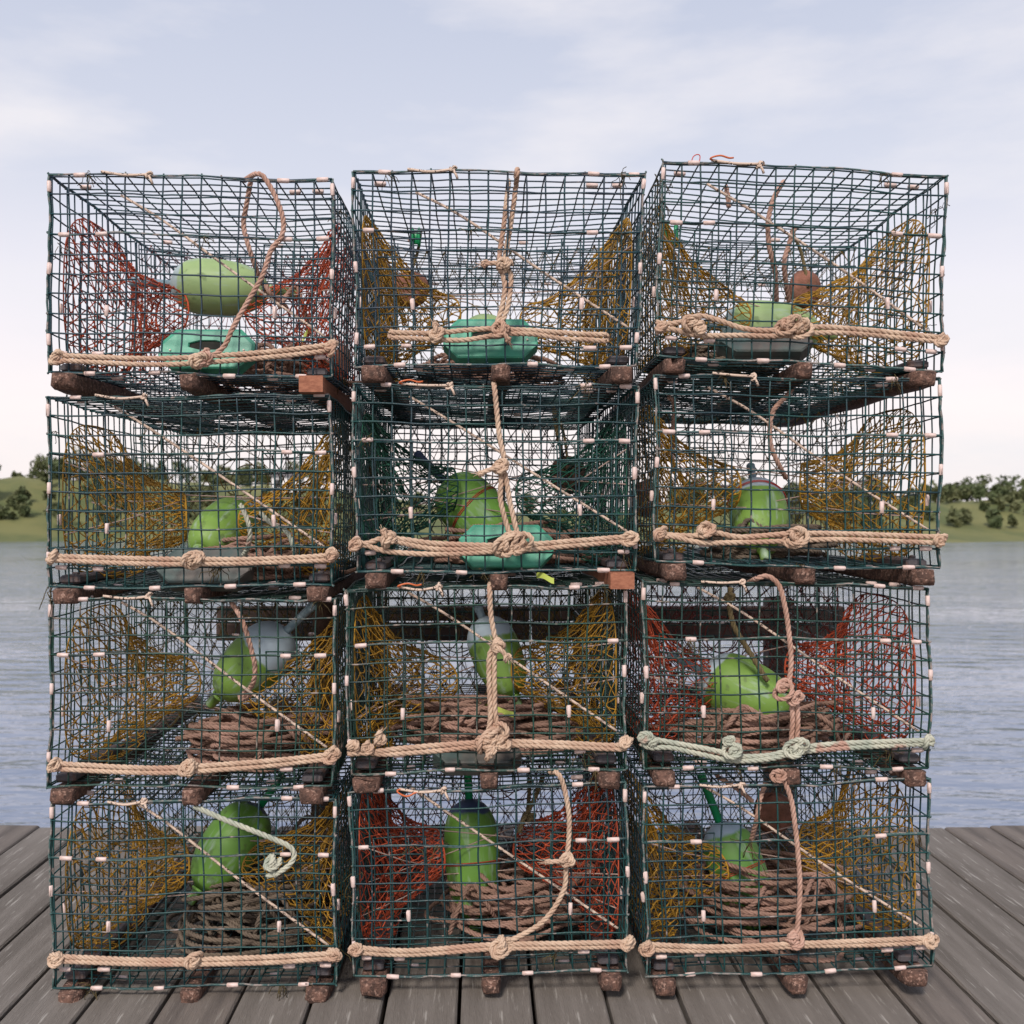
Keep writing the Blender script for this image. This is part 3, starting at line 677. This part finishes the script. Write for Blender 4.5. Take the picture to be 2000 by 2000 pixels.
rope_thing('rope_bridle', 'thick golden bridle rope with big centre knot, middle trap of the second row', 'rope', (1, 1),
  [[(688, 1054), (715, 1060), (742, 1052), (775, 1052), (850, 1062), (960, 1065), (995, 1062)], [(692, 1073), (712, 1065), (760, 1078), (850, 1082), (960, 1077), (998, 1070)], [(762, 1054), (850, 1072), (960, 1071), (996, 1066)],
   [(1000, 1064), (1030, 1064), (1120, 1056), (1200, 1049), (1242, 1048)], [(1000, 1070), (1030, 1073), (1120, 1066), (1200, 1059), (1243, 1060)]],
  [(757, 1052, 19, DF - .02, (748, 1038)), (694, 1062, 15), (998, 1062, 31, DF - .024), (980, 1066, 24, DF - .03), (1017, 1064, 25, DF - .03), (1231, 1053, 16)], 'rope', r=.0059, group=G1)
rope_thing('closing_rope', 'tan rope down the front of the middle trap of the second row, knotted halfway', 'rope', (1, 1),
  [[(966, 746, 2.14), (966, 756), (970, 800), (976, 850), (984, 895)], [(979, 914), (978, 935), (980, 975), (990, 1020), (1002, 1055)], [(984, 914), (988, 935), (994, 975), (1006, 1020), (1014, 1055)]],
  [(981, 912, 17, DF - .02, (938, 925))], 'rope', r=.0058)
rope_thing('rope_bridle', 'double tan bridle rope with tall centre knot, middle trap of the third row', 'rope', (2, 1),
  [[(680, 1472), (720, 1469), (780, 1463), (860, 1456), (925, 1450), (955, 1452)], [(700, 1464), (745, 1474), (800, 1471), (860, 1464), (925, 1457), (955, 1458)],
   [(960, 1446), (1000, 1447), (1100, 1451), (1205, 1455), (1222, 1448)], [(960, 1455), (1000, 1455), (1100, 1458), (1205, 1463), (1222, 1462)]],
  [(689, 1458, 15), (716, 1460, 13), (740, 1446, 14, DF - .016, (742, 1434)), (962, 1442, 28, DF - .022), (944, 1452, 22, DF - .028), (978, 1454, 21, DF - .026), (957, 1468, 13, DF - .03, (954, 1478)), (1219, 1452, 15)], 'rope', r=.0059, group=G1)
rope_thing('closing_rope', 'tan rope down the middle trap of the third row, doubled below its knot', 'rope', (2, 1),
  [[(957, 1138, 2.14), (957, 1150), (958, 1200), (966, 1245)], [(964, 1262), (955, 1284), (956, 1340), (956, 1400), (950, 1440)], [(970, 1262), (966, 1284), (966, 1340), (968, 1400), (985, 1455)]],
  [(967, 1260, 19, DF - .02, (992, 1284))], 'rope', r=.0059)
rope_thing('closing_rope', 'tan rope beside the upright buoy of the middle bottom trap, with a round knot', 'rope', (3, 1),
  [[(1075, 1508, 2.14), (1090, 1510), (1102, 1535), (1112, 1590), (1113, 1640), (1106, 1670)], [(1106, 1690), (1100, 1740), (1060, 1800), (990, 1840)]],
  [(1107, 1682, 19, DF - .02, (1068, 1684))], 'rope')
rope_thing('rope_bridle', 'tan rope bridle low on the front of the middle bottom trap', 'rope', (3, 1),
  [[(690, 1850), (800, 1856), (960, 1846), (1100, 1842), (1226, 1840)], [(690, 1860), (800, 1864), (960, 1854), (1100, 1850), (1226, 1848)]], [(694, 1854, 15), (975, 1850, 22, DF - .02), (1224, 1844, 15)], 'rope', group=G1)
rope_thing('closing_rope', 'pink rope looped over the lid of the left top trap, running down left', 'rope', (0, 0),
  [[(478, 352, 2.2), (492, 343, 2.12), (503, 339), (516, 346), (538, 385), (553, 430), (549, 462), (530, 488), (512, 540), (482, 592), (456, 640), (436, 680), (400, 705)]],
  [(398, 700, 18)], 'rope_pink', r=.0056)
rope_thing('hanging_rope', 'dull pink rope hanging just inside the left top trap', 'rope', (0, 0),
  [[(490, 350, 2.14), (482, 400, 2.16), (476, 440, 2.17), (486, 485, 2.17), (505, 540, 2.2), (520, 570, 2.25)], [(518, 555, 2.2), (530, 575, 2.2), (560, 600, 2.25)], [(545, 600, 2.2), (575, 560, 2.25), (590, 590, 2.25), (605, 650, 2.3)]], [], 'rope_pink')
rope_thing('rope_bridle', 'double brown rope bridle across the left top trap', 'rope', (0, 0),
  [[(650, 672), (600, 680), (540, 686), (441, 693), (300, 700), (110, 694)], [(650, 683), (600, 690), (540, 696), (441, 706), (300, 712), (110, 704)]], [(645, 678, 17), (385, 702, 20, DF - .02), (108, 698, 15)], 'rope', group=G1)
rope_thing('rope_bridle', 'double tan rope bridle on the left trap of the second row', 'rope', (1, 0),
  [[(652, 1083), (600, 1088), (500, 1091), (441, 1092), (300, 1092), (100, 1086)], [(652, 1094), (600, 1096), (500, 1099), (441, 1100), (300, 1101), (100, 1094)]], [(648, 1084, 16), (375, 1094, 21, DF - .02), (102, 1090, 15)], 'rope', group=G1)
rope_thing('hanging_rope', 'pale green rope draped over the buoy in the left trap of the second row', 'rope', (1, 0),
  [[(470, 985, 2.15), (480, 1008, 2.14), (488, 1040, 2.14), (484, 1070, 2.16), (474, 1088, 2.2)], [(508, 1002, 2.2), (530, 1022, 2.18), (560, 1040, 2.16), (573, 1070, 2.16), (577, 1088, 2.2)]], [], 'rope_pale')
rope_thing('rope_bridle', 'pale rope bridle sloping up to the right on the left trap of the third row', 'rope', (2, 0),
  [[(652, 1473), (600, 1478), (520, 1486), (441, 1493), (300, 1500), (104, 1492)], [(652, 1483), (600, 1487), (520, 1495), (441, 1502), (300, 1509), (104, 1500)]], [(650, 1474, 16), (370, 1500, 21, DF - .02), (106, 1496, 15)], 'rope', group=G1)
rope_thing('hanging_rope', 'pink rope hanging in front of the buoy in the left trap of the third row', 'rope', (2, 0),
  [[(452, 1176, 2.2), (466, 1198, 2.14), (478, 1225, 2.13), (488, 1260, 2.13), (498, 1300, 2.13), (496, 1330, 2.14), (484, 1350, 2.17)]], [(478, 1358, 15, 2.16)], 'rope_pink', r=.0056)
rope_thing('hanging_rope', 'thick pale green rope slanting across the left bottom trap to a knot', 'rope', (3, 0),
  [[(380, 1575), (441, 1601), (480, 1616), (525, 1636), (562, 1650), (573, 1668), (568, 1688), (545, 1704), (520, 1712)], [(541, 1712), (530, 1690), (534, 1670)]], [(530, 1690, 17)], 'rope_pale', r=.0058)
rope_thing('rope_bridle', 'tan rope bridle low on the left bottom trap', 'rope', (3, 0),
  [[(652, 1862), (500, 1870), (300, 1876), (106, 1868)], [(652, 1871), (500, 1879), (300, 1884), (106, 1877)]], [(650, 1866, 15), (375, 1876, 20, DF - .02), (108, 1872, 15)], 'rope', group=G1)
rope_thing('rope_bridle', 'golden rope bridle with two bulky knots on the right top trap', 'rope', (0, 2),
  [[(1280, 630), (1302, 632), (1335, 628), (1365, 617), (1400, 624), (1450, 640), (1500, 646), (1560, 640), (1640, 640), (1842, 660)], [(1280, 648), (1310, 644), (1345, 652), (1375, 655), (1450, 656), (1520, 655), (1640, 650), (1842, 668)]],
  [(1350, 630, 19, DF - .02), (1366, 640, 15, DF - .024), (1290, 636, 14), (1540, 634, 26, DF - .024), (1565, 640, 22, DF - .024), (1838, 664, 15)], 'rope', r=.0059, group=G1)
rope_thing('hanging_rope', 'brown rope hanging inside the right top trap near the bait bag', 'rope', (0, 2),
  [[(1530, 355, 2.3), (1512, 385, 2.2), (1501, 430, 2.17), (1502, 480, 2.17), (1512, 530, 2.2), (1518, 590, 2.25)], [(1552, 445, 2.2), (1540, 480, 2.2), (1532, 520, 2.2), (1540, 590, 2.25)], [(1418, 362, 2.2), (1420, 385, 2.2), (1424, 405, 2.2)]], [], 'rope_pink')
rope_thing('rope_bridle', 'double golden rope bridle on the right trap of the second row', 'rope', (1, 2),
  [[(1280, 1038), (1310, 1045), (1360, 1046), (1395, 1040), (1450, 1049), (1540, 1044), (1640, 1044), (1840, 1050)], [(1280, 1052), (1310, 1048), (1370, 1058), (1450, 1060), (1540, 1056), (1640, 1054), (1840, 1060)]],
  [(1378, 1036, 19, DF - .02), (1290, 1042, 15), (1556, 1046, 25, DF - .024), (1836, 1055, 15)], 'rope', r=.0059, group=G1)
rope_thing('hanging_rope', 'slack tan rope curving down inside the right trap of the second row', 'rope', (1, 2),
  [[(1550, 755, 2.25), (1535, 775, 2.2), (1512, 800, 2.17), (1503, 830, 2.16), (1505, 870, 2.16), (1520, 905, 2.17), (1535, 935, 2.2)], [(1305, 775, 2.3), (1316, 790, 2.3), (1314, 850, 2.3), (1312, 900, 2.4)]], [], 'rope_pink')
rope_thing('rope_bridle', 'whitish rope bridle with a round coil knot on the right trap of the third row', 'rope', (2, 2),
  [[(1256, 1438), (1285, 1446), (1330, 1452), (1400, 1467), (1430, 1478), (1500, 1474), (1560, 1460), (1650, 1452), (1818, 1445)], [(1252, 1452), (1270, 1458), (1310, 1460), (1370, 1474), (1430, 1486), (1500, 1482), (1560, 1470), (1650, 1460), (1818, 1453)]],
  [(1262, 1440, 14), (1275, 1450, 13), (1430, 1468, 19, DF - .022), (1424, 1446, 11, DF - .02), (1552, 1462, 25, DF - .022), (1814, 1448, 15)], 'rope_pale', r=.0058, group=G1)
rope_thing('closing_rope', 'pink rope arching over the lid of the right trap, third row, fat knot', 'rope', (2, 2),
  [[(1462, 1137, 2.16), (1480, 1130), (1500, 1127), (1520, 1142), (1533, 1180), (1540, 1230), (1546, 1290), (1541, 1335)], [(1545, 1370), (1548, 1410), (1545, 1450)], [(1556, 1370), (1558, 1410), (1556, 1450)]],
  [(1530, 1346, 22, DF - .02), (1552, 1366, 16, DF - .02)], 'rope_pink', r=.0056)
rope_thing('closing_rope', 'pink rope hanging at the right of the right bottom trap', 'rope', (3, 2),
  [[(1520, 1512, 2.14), (1530, 1520), (1545, 1560), (1552, 1610), (1558, 1670), (1562, 1740), (1556, 1830)]], [(1522, 1514, 13), (1550, 1836, 20)], 'rope_pink', r=.0056)
rope_thing('hanging_rope', 'tan rope loop hanging inside the right bottom trap', 'rope', (3, 2),
  [[(1495, 1530, 2.2), (1484, 1560, 2.17), (1478, 1600, 2.16), (1468, 1640, 2.2)], [(1400, 1515, 2.3), (1440, 1540, 2.2), (1470, 1565, 2.2)]], [], 'rope_pink')
rope_thing('rope_bridle', 'tan rope bridle low on the right bottom trap', 'rope', (3, 2),
  [[(1262, 1846), (1400, 1850), (1560, 1842), (1700, 1836), (1820, 1832)], [(1262, 1855), (1400, 1858), (1560, 1850), (1700, 1844), (1820, 1840)]], [(1266, 1850, 15), (1816, 1836, 15)], 'rope', group=G1)
rope_thing('hanging_rope', 'olive and tan ropes hanging behind the middle bottom trap front', 'rope', (3, 1),
  [[(1035, 1520, 2.5), (1034, 1560, 2.45), (1030, 1600, 2.4)], [(1060, 1515, 2.4), (1045, 1560, 2.35), (1020, 1605, 2.3), (1015, 1625, 2.3)]], [(1032, 1600, 16, 2.32)], 'rope_olive')
rope_thing('hanging_rope', 'olive rope slanting through the right trap of the third row', 'rope', (2, 2),
  [[(1428, 1148, 2.25), (1424, 1180, 2.25), (1432, 1220, 2.25), (1450, 1250, 2.25), (1478, 1295, 2.25), (1500, 1330, 2.25)]], [(1424, 1165, 11, 2.25)], 'rope_olive', r=.0062)
rope_thing('hanging_rope', 'dark rope hanging beside the bait bag in the middle trap of the second row', 'rope', (1, 1),
  [[(1080, 795, 2.7), (1088, 850, 2.7), (1098, 890, 2.72), (1104, 930, 2.74)]], [], 'rope_olive', r=.006)

# ------------------------------------------------------------------ coils of pot warp on the trap floors
def coil(key, a, b_, ra, rb, turns, label, m='warp', r=.0056, h=.05, loops=2):
    T_ = TRAPS[key]; base = T_.p(a, b_, 0) + (0, 0, .006); mb = MB(); r_ = random.Random(key[0] * 10 + key[1] + int(a * 7))
    P_ = []; ph = r_.random() * 6; turns = int(turns * 1.7)
    cx = cy = 0.; ra_ = ra; rb_ = rb; tl = t2 = 0.; z0 = 0.
    for k_ in range(turns):
        f = k_ / turns; e = r_.choice([.95, .85, 1.0, .6, .75, .4]) * (1 - .35 * f)
        na, nb = ra * e * r_.uniform(.9, 1.08), rb * e * r_.uniform(.8, 1.1)
        nx, ny = r_.uniform(-1, 1) * (ra - na) * .8 + r_.uniform(-.07, .07) * ra, r_.uniform(-.7, .7) * (rb - nb) * .8
        nl, n2, nz_ = r_.uniform(-.16, .16), r_.uniform(-.22, .12), h * f * r_.uniform(.75, 1.1)
        for q in range(16):
            g = q / 16; w_ = g * g * (3 - 2 * g); t_ = g * 2 * math.pi
            A1, B1, X1, Y1 = ra_ + (na - ra_) * w_, rb_ + (nb - rb_) * w_, cx + (nx - cx) * w_, cy + (ny - cy) * w_
            wb = 1 + .16 * math.sin(2 * t_ + k_ * 1.9) + .10 * math.sin(3 * t_ + k_ * 2.7) + .05 * math.sin(5 * t_ + k_)
            x, y = X1 + A1 * wb * math.cos(t_), Y1 + B1 * wb * math.sin(t_)
            if abs(x) > ra * 1.12: x = math.copysign(ra * 1.12, x)
            z = max(.004, z0 + (nz_ - z0) * w_ + x * (tl + (nl - tl) * w_) + y * (t2 + (n2 - t2) * w_) + .004 * math.sin(t_ * 3 + k_))
            P_.append(base + (x, y, z))
        ra_, rb_, cx, cy, tl, t2, z0 = na, nb, nx, ny, nl, n2, nz_
    rope(mb, P_, r, per=7, k=5)
    O = thing('rope_coil', label, 'rope', base, 'coils of pot warp lying in the traps'); mb.build('coiled_rope', m, O, base)
    for _ in range(loops):                              # loops that stand up and cross the pile
        mb2 = MB(); x0 = r_.uniform(-.6, .6) * ra; w_ = r_.uniform(.04, .08)
        q = [base + (x0 - w_, -rb * r_.uniform(.3, .9), .01), base + (x0 - w_ * .6, -rb * .8, h * .7), base + (x0, -rb * .6, h * r_.uniform(.9, 1.15)), base + (x0 + w_ * .7, -rb * .7, h * .7), base + (x0 + w_ * 1.3, -rb * .4, .012), base + (x0 + w_ * 2, 0, .02)]
        rope(mb2, q, r, per=7, k=5); mb2.build('rope_loop', m, O, base)
coil((0, 0), 10.2, 8, .155, .20, 13, 'heap of dull brown rope on the floor of the left top trap', h=.085)
coil((1, 0), 10.0, 7, .16, .18, 13, 'heap of reddish brown rope on the floor of the left trap, second row', h=.075)
coil((2, 0), 9.4, 7, .18, .2, 18, 'thick heap of brown rope behind the wires of the left trap, third row', h=.10, loops=2)
coil((3, 0), 9.2, 8, .18, .2, 17, 'heap of brown rope in the left bottom trap', m='warp_grey', h=.11)
coil((0, 1), 6.5, 7, .18, .2, 7, 'low heap of brown rope behind the green block in the middle top trap', h=.035)
coil((1, 1), 8.0, 8, .20, .2, 14, 'heap of pinkish rope under the buoy in the middle trap, second row', h=.08)
coil((2, 1), 7.6, 7.0, .215, .2, 22, 'great pile of pinkish brown rope filling the floor of the middle trap, third row', h=.10, loops=3)
coil((3, 1), 9.2, 8, .18, .2, 18, 'heap of brown rope beside the upright buoy in the middle bottom trap', h=.10)
coil((0, 2), 5, 8, .13, .2, 9, 'heap of grey brown rope in the right top trap', m='warp_grey', h=.06)
coil((1, 2), 8, 9, .15, .2, 10, 'heap of brown rope behind the buoy of the right trap, second row', m='warp_grey', h=.08)
coil((2, 2), 6.8, 6, .20, .18, 16, 'heap of pinkish rope under the lime buoy of the right trap, third row', h=.09, loops=4)
coil((3, 2), 8, 8, .20, .22, 18, 'big heap of brown rope round the buoy of the right bottom trap', m='warp', h=.12, loops=3)
coil((3, 0), 12, 12, .05, .12, 5, 'narrow upright skein of dark rope at the rear of the left bottom trap', m='warp_grey', h=.24, loops=1)

# ------------------------------------------------------------------ buoys
def buoy(u_, v_, d, axis, label, m='buoy_pale', s=1.0, ln=1.0, stickm='stick', band=None, stick=.075, neck=.040):
    p = at(u_, v_, d); ax = Vector((axis[0], -axis[2], axis[1])).normalized()
    O = thing('buoy', label, 'buoy', p, 'lime green buoys stowed in the traps')
    R = 0.064 * s; z1, z2 = -.118 * ln, .055 * ln + .052; zc = .012; pr = [(.0, z1 + .004 - neck), (.009, z1 + .004 - neck), (.0118, z1 + .008 - neck), (.0125, z1 + .003)]
    for t_ in np.linspace(-.985, .985, 21):
        z = zc + (zc - z1) * t_ if t_ < 0 else zc + (z2 - zc) * t_
        pr.append((max(.0128, R * (1 - abs(t_) ** (2.3 if t_ < 0 else 2.9)) ** .5), z))
    pr += [(.0, z2)]
    q = ax.to_track_quat('Z', 'Y')
    mb = MB(); mb.lathe(pr, k=36); o_ = mb.build('body', m, O, (0, 0, 0)); o_.rotation_mode = 'QUATERNION'; o_.rotation_quaternion = q
    z0 = .055 * ln + .05
    mb = MB(); mb.lathe([(.0095, z0 - .02), (.0095, z0 + stick), (.0108, z0 + stick + .001), (.0108, z0 + stick + .014), (.008, z0 + stick + .018)], k=14)
    o_ = mb.build('spindle', stickm, O, (0, 0, 0)); o_.rotation_mode = 'QUATERNION'; o_.rotation_quaternion = q
    mb = MB(); t_ = np.linspace(0, 2 * np.pi, 17)[:-1]; zz = -.118 * ln           # moulded collar round the neck
    mb.tube(np.stack([.0135 * np.cos(t_), .0135 * np.sin(t_), np.full(16, zz - .002)], 1), .0036, 6, closed=True)
    o_ = mb.build('neck_collar', m, O, (0, 0, 0)); o_.rotation_mode = 'QUATERNION'; o_.rotation_quaternion = q
    if band is not None:
        mb = MB(); t_ = np.linspace(0, 2 * np.pi, 33)[:-1]
        for dz in (0, .004): mb.tube(np.stack([(R + .001) * np.cos(t_), (R + .001) * np.sin(t_), band + dz + .004 * np.sin(t_)], 1), .0012, 4, closed=True)
        o_ = mb.build('rubber_band', 'redband', O, (0, 0, 0)); o_.rotation_mode = 'QUATERNION'; o_.rotation_quaternion = q
    return O
buoy(426, 562, 2.36, (-1, .06, .05), 'faded green buoy lying on its side in the left top trap, neck to the right', 'buoy_faded', 1.0, neck=.072)
buoy(436, 1036, 2.36, (.2, .35, -.9), 'dark shaded green buoy under pale rope in the left trap of the second row', 'buoy_pale', 1.0)
buoy(497, 1292, 2.36, (.72, .68, .15), 'green buoy, pale blue cap and spindle pointing up right, left trap, third row', 'buoy_capped', 1.05)
buoy(452, 1650, 2.42, (.55, .75, -.45), 'deep green buoy with navy cap in the left bottom trap', 'buoy_navy', 1.08, stickm='green_toggle')
buoy(955, 668, 2.62, (-.3, .3, -.9), 'pale green buoy mostly hidden behind the green block in the middle top trap', 'buoy_faded', 1.05)
buoy(928, 1000, 2.44, (-.66, .66, -.3), 'bright lime buoy with navy cap leaning up left, middle trap of second row', 'buoy_navy', 1.12, stickm='buoy_navy', band=.0, stick=.09)
buoy(972, 1282, 2.40, (-.36, .86, -.36), 'green buoy with pale blue cap, neck down, in middle trap of third row', 'buoy_capped', .92, ln=.86, stick=.02)
buoy(922, 1668, 2.42, (-.06, 1, -.2), 'tall bullet shaped green buoy with navy rim standing in the middle bottom trap', 'buoy_navy', 1.0, ln=1.35, stickm='green_toggle', band=-.02)
buoy(1500, 645, 2.40, (-.92, .12, -.3), 'pale lime buoy lying on its side in the right top trap', 'buoy_faded', 1.05)
buoy(1482, 1008, 2.40, (.10, .62, -.75), 'bright lime buoy seen end on with pale blue edges, right trap of the second row', 'buoy_capped', 1.05, band=.04)
buoy(1455, 1352, 2.34, (-.78, .36, -.5), 'large glossy lime buoy, neck to the lower right, right trap of third row', 'buoy_pale', 1.16, ln=1.0)
buoy(1442, 1702, 2.38, (-.32, .92, -.3), 'green buoy with pale blue rim and long spindle in the right bottom trap', 'buoy_rim', 1.0, ln=1.15, stickm='green_toggle', band=0, stick=.1)

# ------------------------------------------------------------------ octagonal plastic blocks leaning inside the fronts
def octblock(u_, v_, d, label, m='tray', s=1.0, tilt=16):
    p = at(u_, v_, d); O = thing('plastic_block', label, 'plastic block', p, 'octagonal plastic blocks inside the fronts')
    w_, h_, t_ = .098 * s, .047 * s, .030; cx = .030 * s
    def octo(w1, h1, c1): return [(w1, -h1 + c1), (w1, h1 - c1), (w1 - c1, h1), (-w1 + c1, h1), (-w1, h1 - c1), (-w1, -h1 + c1), (-w1 + c1, -h1), (w1 - c1, -h1)]
    R = Matrix.Rotation(math.radians(-tilt), 3, 'X')
    V = []
    for (ins, y) in ((.006, -t_ / 2), (0, -t_ / 2 + .004), (0, t_ / 2 - .003), (.004, t_ / 2)):
        for (x, z) in octo(w_ - ins, h_ - ins, cx): V.append((x, y, z))
    ov = [(.044 * s * math.cos(a), .012 * math.sin(a) + .010) for a in [math.pi / 8 + k * math.pi / 4 for k in range(8)]]
    for (sc_, y) in ((1.0, -t_ / 2), (.94, -t_ / 2 + .003)):
        for (x, z) in ov: V.append((x * sc_, y, z * sc_))
    V = np.array(V) @ np.array(R).T + p
    Q = [[a * 8 + j, a * 8 + (j + 1) % 8, (a + 1) * 8 + (j + 1) % 8, (a + 1) * 8 + j] for a in range(3) for j in range(8)]
    mp_ = {0: 7, 1: 0, 2: 1, 3: 2, 4: 3, 5: 4, 6: 5, 7: 6}
    for j in range(8):
        o1, o2 = j, (j + 1) % 8; i1, i2 = 32 + (j + 0) % 8, 32 + (j + 1) % 8
        # oval index 0 sits at +x slightly up, matching outer corner 1
        i1, i2 = 32 + (j - 1) % 8, 32 + j % 8
        Q.append([o1, i1, i2, o2])
        Q.append([i1, i1 + 8, i2 + 8, i2])
    mb = MB(); mb.add(V, Q, [[24 + x for x in range(8)]]); mb.build('block_body', m, O, p, False)
    W1 = [(w_, -h_ + cx), (w_, -.010), (-w_, -.010), (-w_, -h_ + cx), (-w_ + cx, -h_), (w_ - cx, -h_)]; L_ = []
    for ins, y in ((.003, -t_ / 2 - .011), (0, -t_ / 2 - .008), (0, -t_ / 2 + .006)):
        for (x, z) in W1: L_.append((x * (1 - ins / w_), y, z + (ins if z < -.02 else -ins)))
    L_ = np.array(L_) @ np.array(R).T + p; mb = MB()
    mb.add(L_, [[a * 6 + j, a * 6 + (j + 1) % 6, (a + 1) * 6 + (j + 1) % 6, (a + 1) * 6 + j] for a in range(2) for j in range(6)], [[5, 4, 3, 2, 1, 0], [12 + x for x in range(6)]])
    mb.build('front_lip', m, O, p, False)
    mb = MB(); mb.add(V[40:48] + np.array([0, .0015, 0]), None, [list(range(8))]); mb.build('grip_recess', 'dark_hole', O, p, False)
    for sx in (-1, 1):
        mb = MB(); q = np.array([sx * w_ * .78, -t_ / 2 - .001, -h_ * .05]) @ np.array(R).T + p; mb.lathe([(.0022, -.0015), (.0022, .0015)], q, 8, R=Matrix.Rotation(math.radians(90), 3, 'X')); mb.build('rivet', 'clip', O, p)
octblock(958, 668, 2.165, 'bright sea green octagonal plastic block inside the front of the middle top trap')
octblock(988, 1070, 2.165, 'sea green octagonal plastic block behind the big knot of the middle trap, second row')
octblock(932, 1477, 2.22, 'grimy dark octagonal plastic block low behind the bridle of the middle trap, third row', 'tray_grey', .96, 60)
octblock(408, 688, 2.165, 'scuffed sea green octagonal plastic block in the left top trap')
octblock(404, 1112, 2.19, 'dull grey octagonal plastic block low in the left trap of the second row', 'tray_grey', 1.0, 35)
octblock(1490, 674, 2.2, 'grimy grey brown plastic block under the buoy in the right top trap', 'tray_grey', 1.0, 40)

# ------------------------------------------------------------------ bait bags
def bait_bag(u_, v_, d, ru, rv, label, m='bag', hang=None, toggle=False):
    p = at(u_, v_, d); O = thing('bait_bag', label, 'bait bag', p, 'brown bait bags hung in the traps')
    rx, rz = ru * d / FP, rv * d / FP; nu, nv = 26, 16; V = []
    for j in range(nv + 1):
        ph = math.pi * j / nv
        for i in range(nu):
            th = 2 * math.pi * i / nu; k_ = 1 + .07 * math.sin(5 * th + u_) * math.sin(ph) + .05 * math.sin(9 * th + 3 * ph)
            V.append(p + np.array([rx * k_ * math.sin(ph) ** .75 * math.cos(th), rx * .62 * k_ * math.sin(ph) ** .75 * math.sin(th), rz * math.cos(ph) * (1 + .06 * math.sin(3 * th))]))
    Q = [[j * nu + i, j * nu + (i + 1) % nu, (j + 1) * nu + (i + 1) % nu, (j + 1) * nu + i] for j in range(nv) for i in range(nu)]
    mb = MB(); mb.add(V, Q); mb.build('bag', m, O, p)
    if hang:
        e = at(*hang, d - .05); mb = MB(); rope(mb, [e, (e * .5 + (p + (0, 0, rz)) * .5) + (.006, 0, 0), p + (0, -rx * .4, rz * .5), p + (0, -rx * .7, 0)], .0042, per=7); mb.build('bait_line', 'rope_olive', O, p)
        if toggle:
            mb = MB()
            for dx in (-.008, .008):
                t_ = np.linspace(0, 2 * np.pi, 15)[:-1]; mb.tube(np.stack([e[0] - .012 + dx + 0 * t_, e[1] + .012 * np.cos(t_), e[2] - .014 + .02 * np.sin(t_)], 1), .0038, 6, closed=True)
            mb.box(e + (-.012, 0, -.014), (.009, .004, .017), bevel=.002)
            mb.build('toggle', 'green_toggle', O, p)
bait_bag(800, 565, 2.55, 36, 34, 'brown bait bag behind yellow netting at the left of the middle top trap', hang=(822, 452), toggle=True)
bait_bag(1108, 928, 2.85, 35, 36, 'dark brown bait bag at the rear of the middle trap, second row', 'bag_dark', hang=(1085, 800))
bait_bag(1262, 975, 2.70, 30, 34, 'brown bait bag showing in the gap left of the right trap, second row', 'bag', hang=(1285, 880))
bait_bag(1510, 1588, 2.50, 38, 38, 'reddish brown bait bag in the upper right of the right bottom trap', 'bag')
bait_bag(1572, 565, 2.45, 30, 36, 'brown bait bag at the right side of the right top trap', 'bag', hang=(1545, 450))
bait_bag(636, 1212, 2.55, 26, 34, 'dark brown bait bag in the upper right corner of the left trap, third row', 'bag_dark')
bait_bag(670, 705, 2.5, 16, 30, 'dull red brown bait bag pressed to the side of the left top trap', 'bag')

# green toggle in the right top trap, tags, bands
p = at(1312, 458, 2.28); O = tag(thing('bait_toggle', '', '', p), 'green plastic toggle rings hanging in the upper left of the right top trap', 'toggle'); mb = MB()
t_ = np.linspace(0, 2 * np.pi, 21)[:-1]
for dx in (-.010, .010): mb.tube(np.stack([p[0] + dx + .004 * np.cos(t_), p[1] + .015 * np.cos(t_), p[2] + .023 * np.sin(t_)], 1), .0042, 6, closed=True)
mb.box(p + (0, .0, -.018), (.012, .005, .005), bevel=.001); mb.build('ring_pair', 'green_toggle', O, p)
def strap_tag(a, b_, label):
    n_ = 8; w_ = .0058; P_ = [a * (1 - t_) + b_ * t_ + np.array([0, -.004 * math.sin(t_ * 3), .003 * math.sin(t_ * 5)]) for t_ in np.linspace(0, 1, n_)]
    mb = MB(); V = []
    for q in P_:
        for dz, dy in ((w_, 0), (w_, .0012), (-w_, .0012), (-w_, 0)): V.append(q + (0, dy, dz))
    Q = [[i * 4 + j, i * 4 + (j + 1) % 4, i * 4 + 4 + (j + 1) % 4, i * 4 + 4 + j] for i in range(n_ - 1) for j in range(4)]
    mb.add(V, Q, [[0, 1, 2, 3], [(n_ - 1) * 4 + x for x in (3, 2, 1, 0)]]); tag(mb.build('trap_tag', 'tag', None, P_[0], False), label, 'tag')
strap_tag(at(938, 1378, 2.26), at(1003, 1393, 2.2), 'yellow green strap tag lying on the rope pile, middle trap of the third row')
strap_tag(at(1048, 1124, 2.12), at(1082, 1132, 2.085), 'yellow green strap tag poking out under the middle trap of the second row')
strap_tag(at(590, 670, 2.2), at(605, 640, 2.2), 'small green tag standing among rope in the left top trap')
a = at(1349, 309, 2.2); mb = MB()
mb.tube(smooth_path([at(1350, 322, 2.1), at(1353, 308, 2.1), at(1360, 302, 2.1), at(1367, 304, 2.1), at(1366, 318, 2.1)], .002), .0011, 5)
tag(mb.build('red_cord_loop', 'redband', None, a), 'thin red cord loop on the lid corner of the right top trap', 'cord')
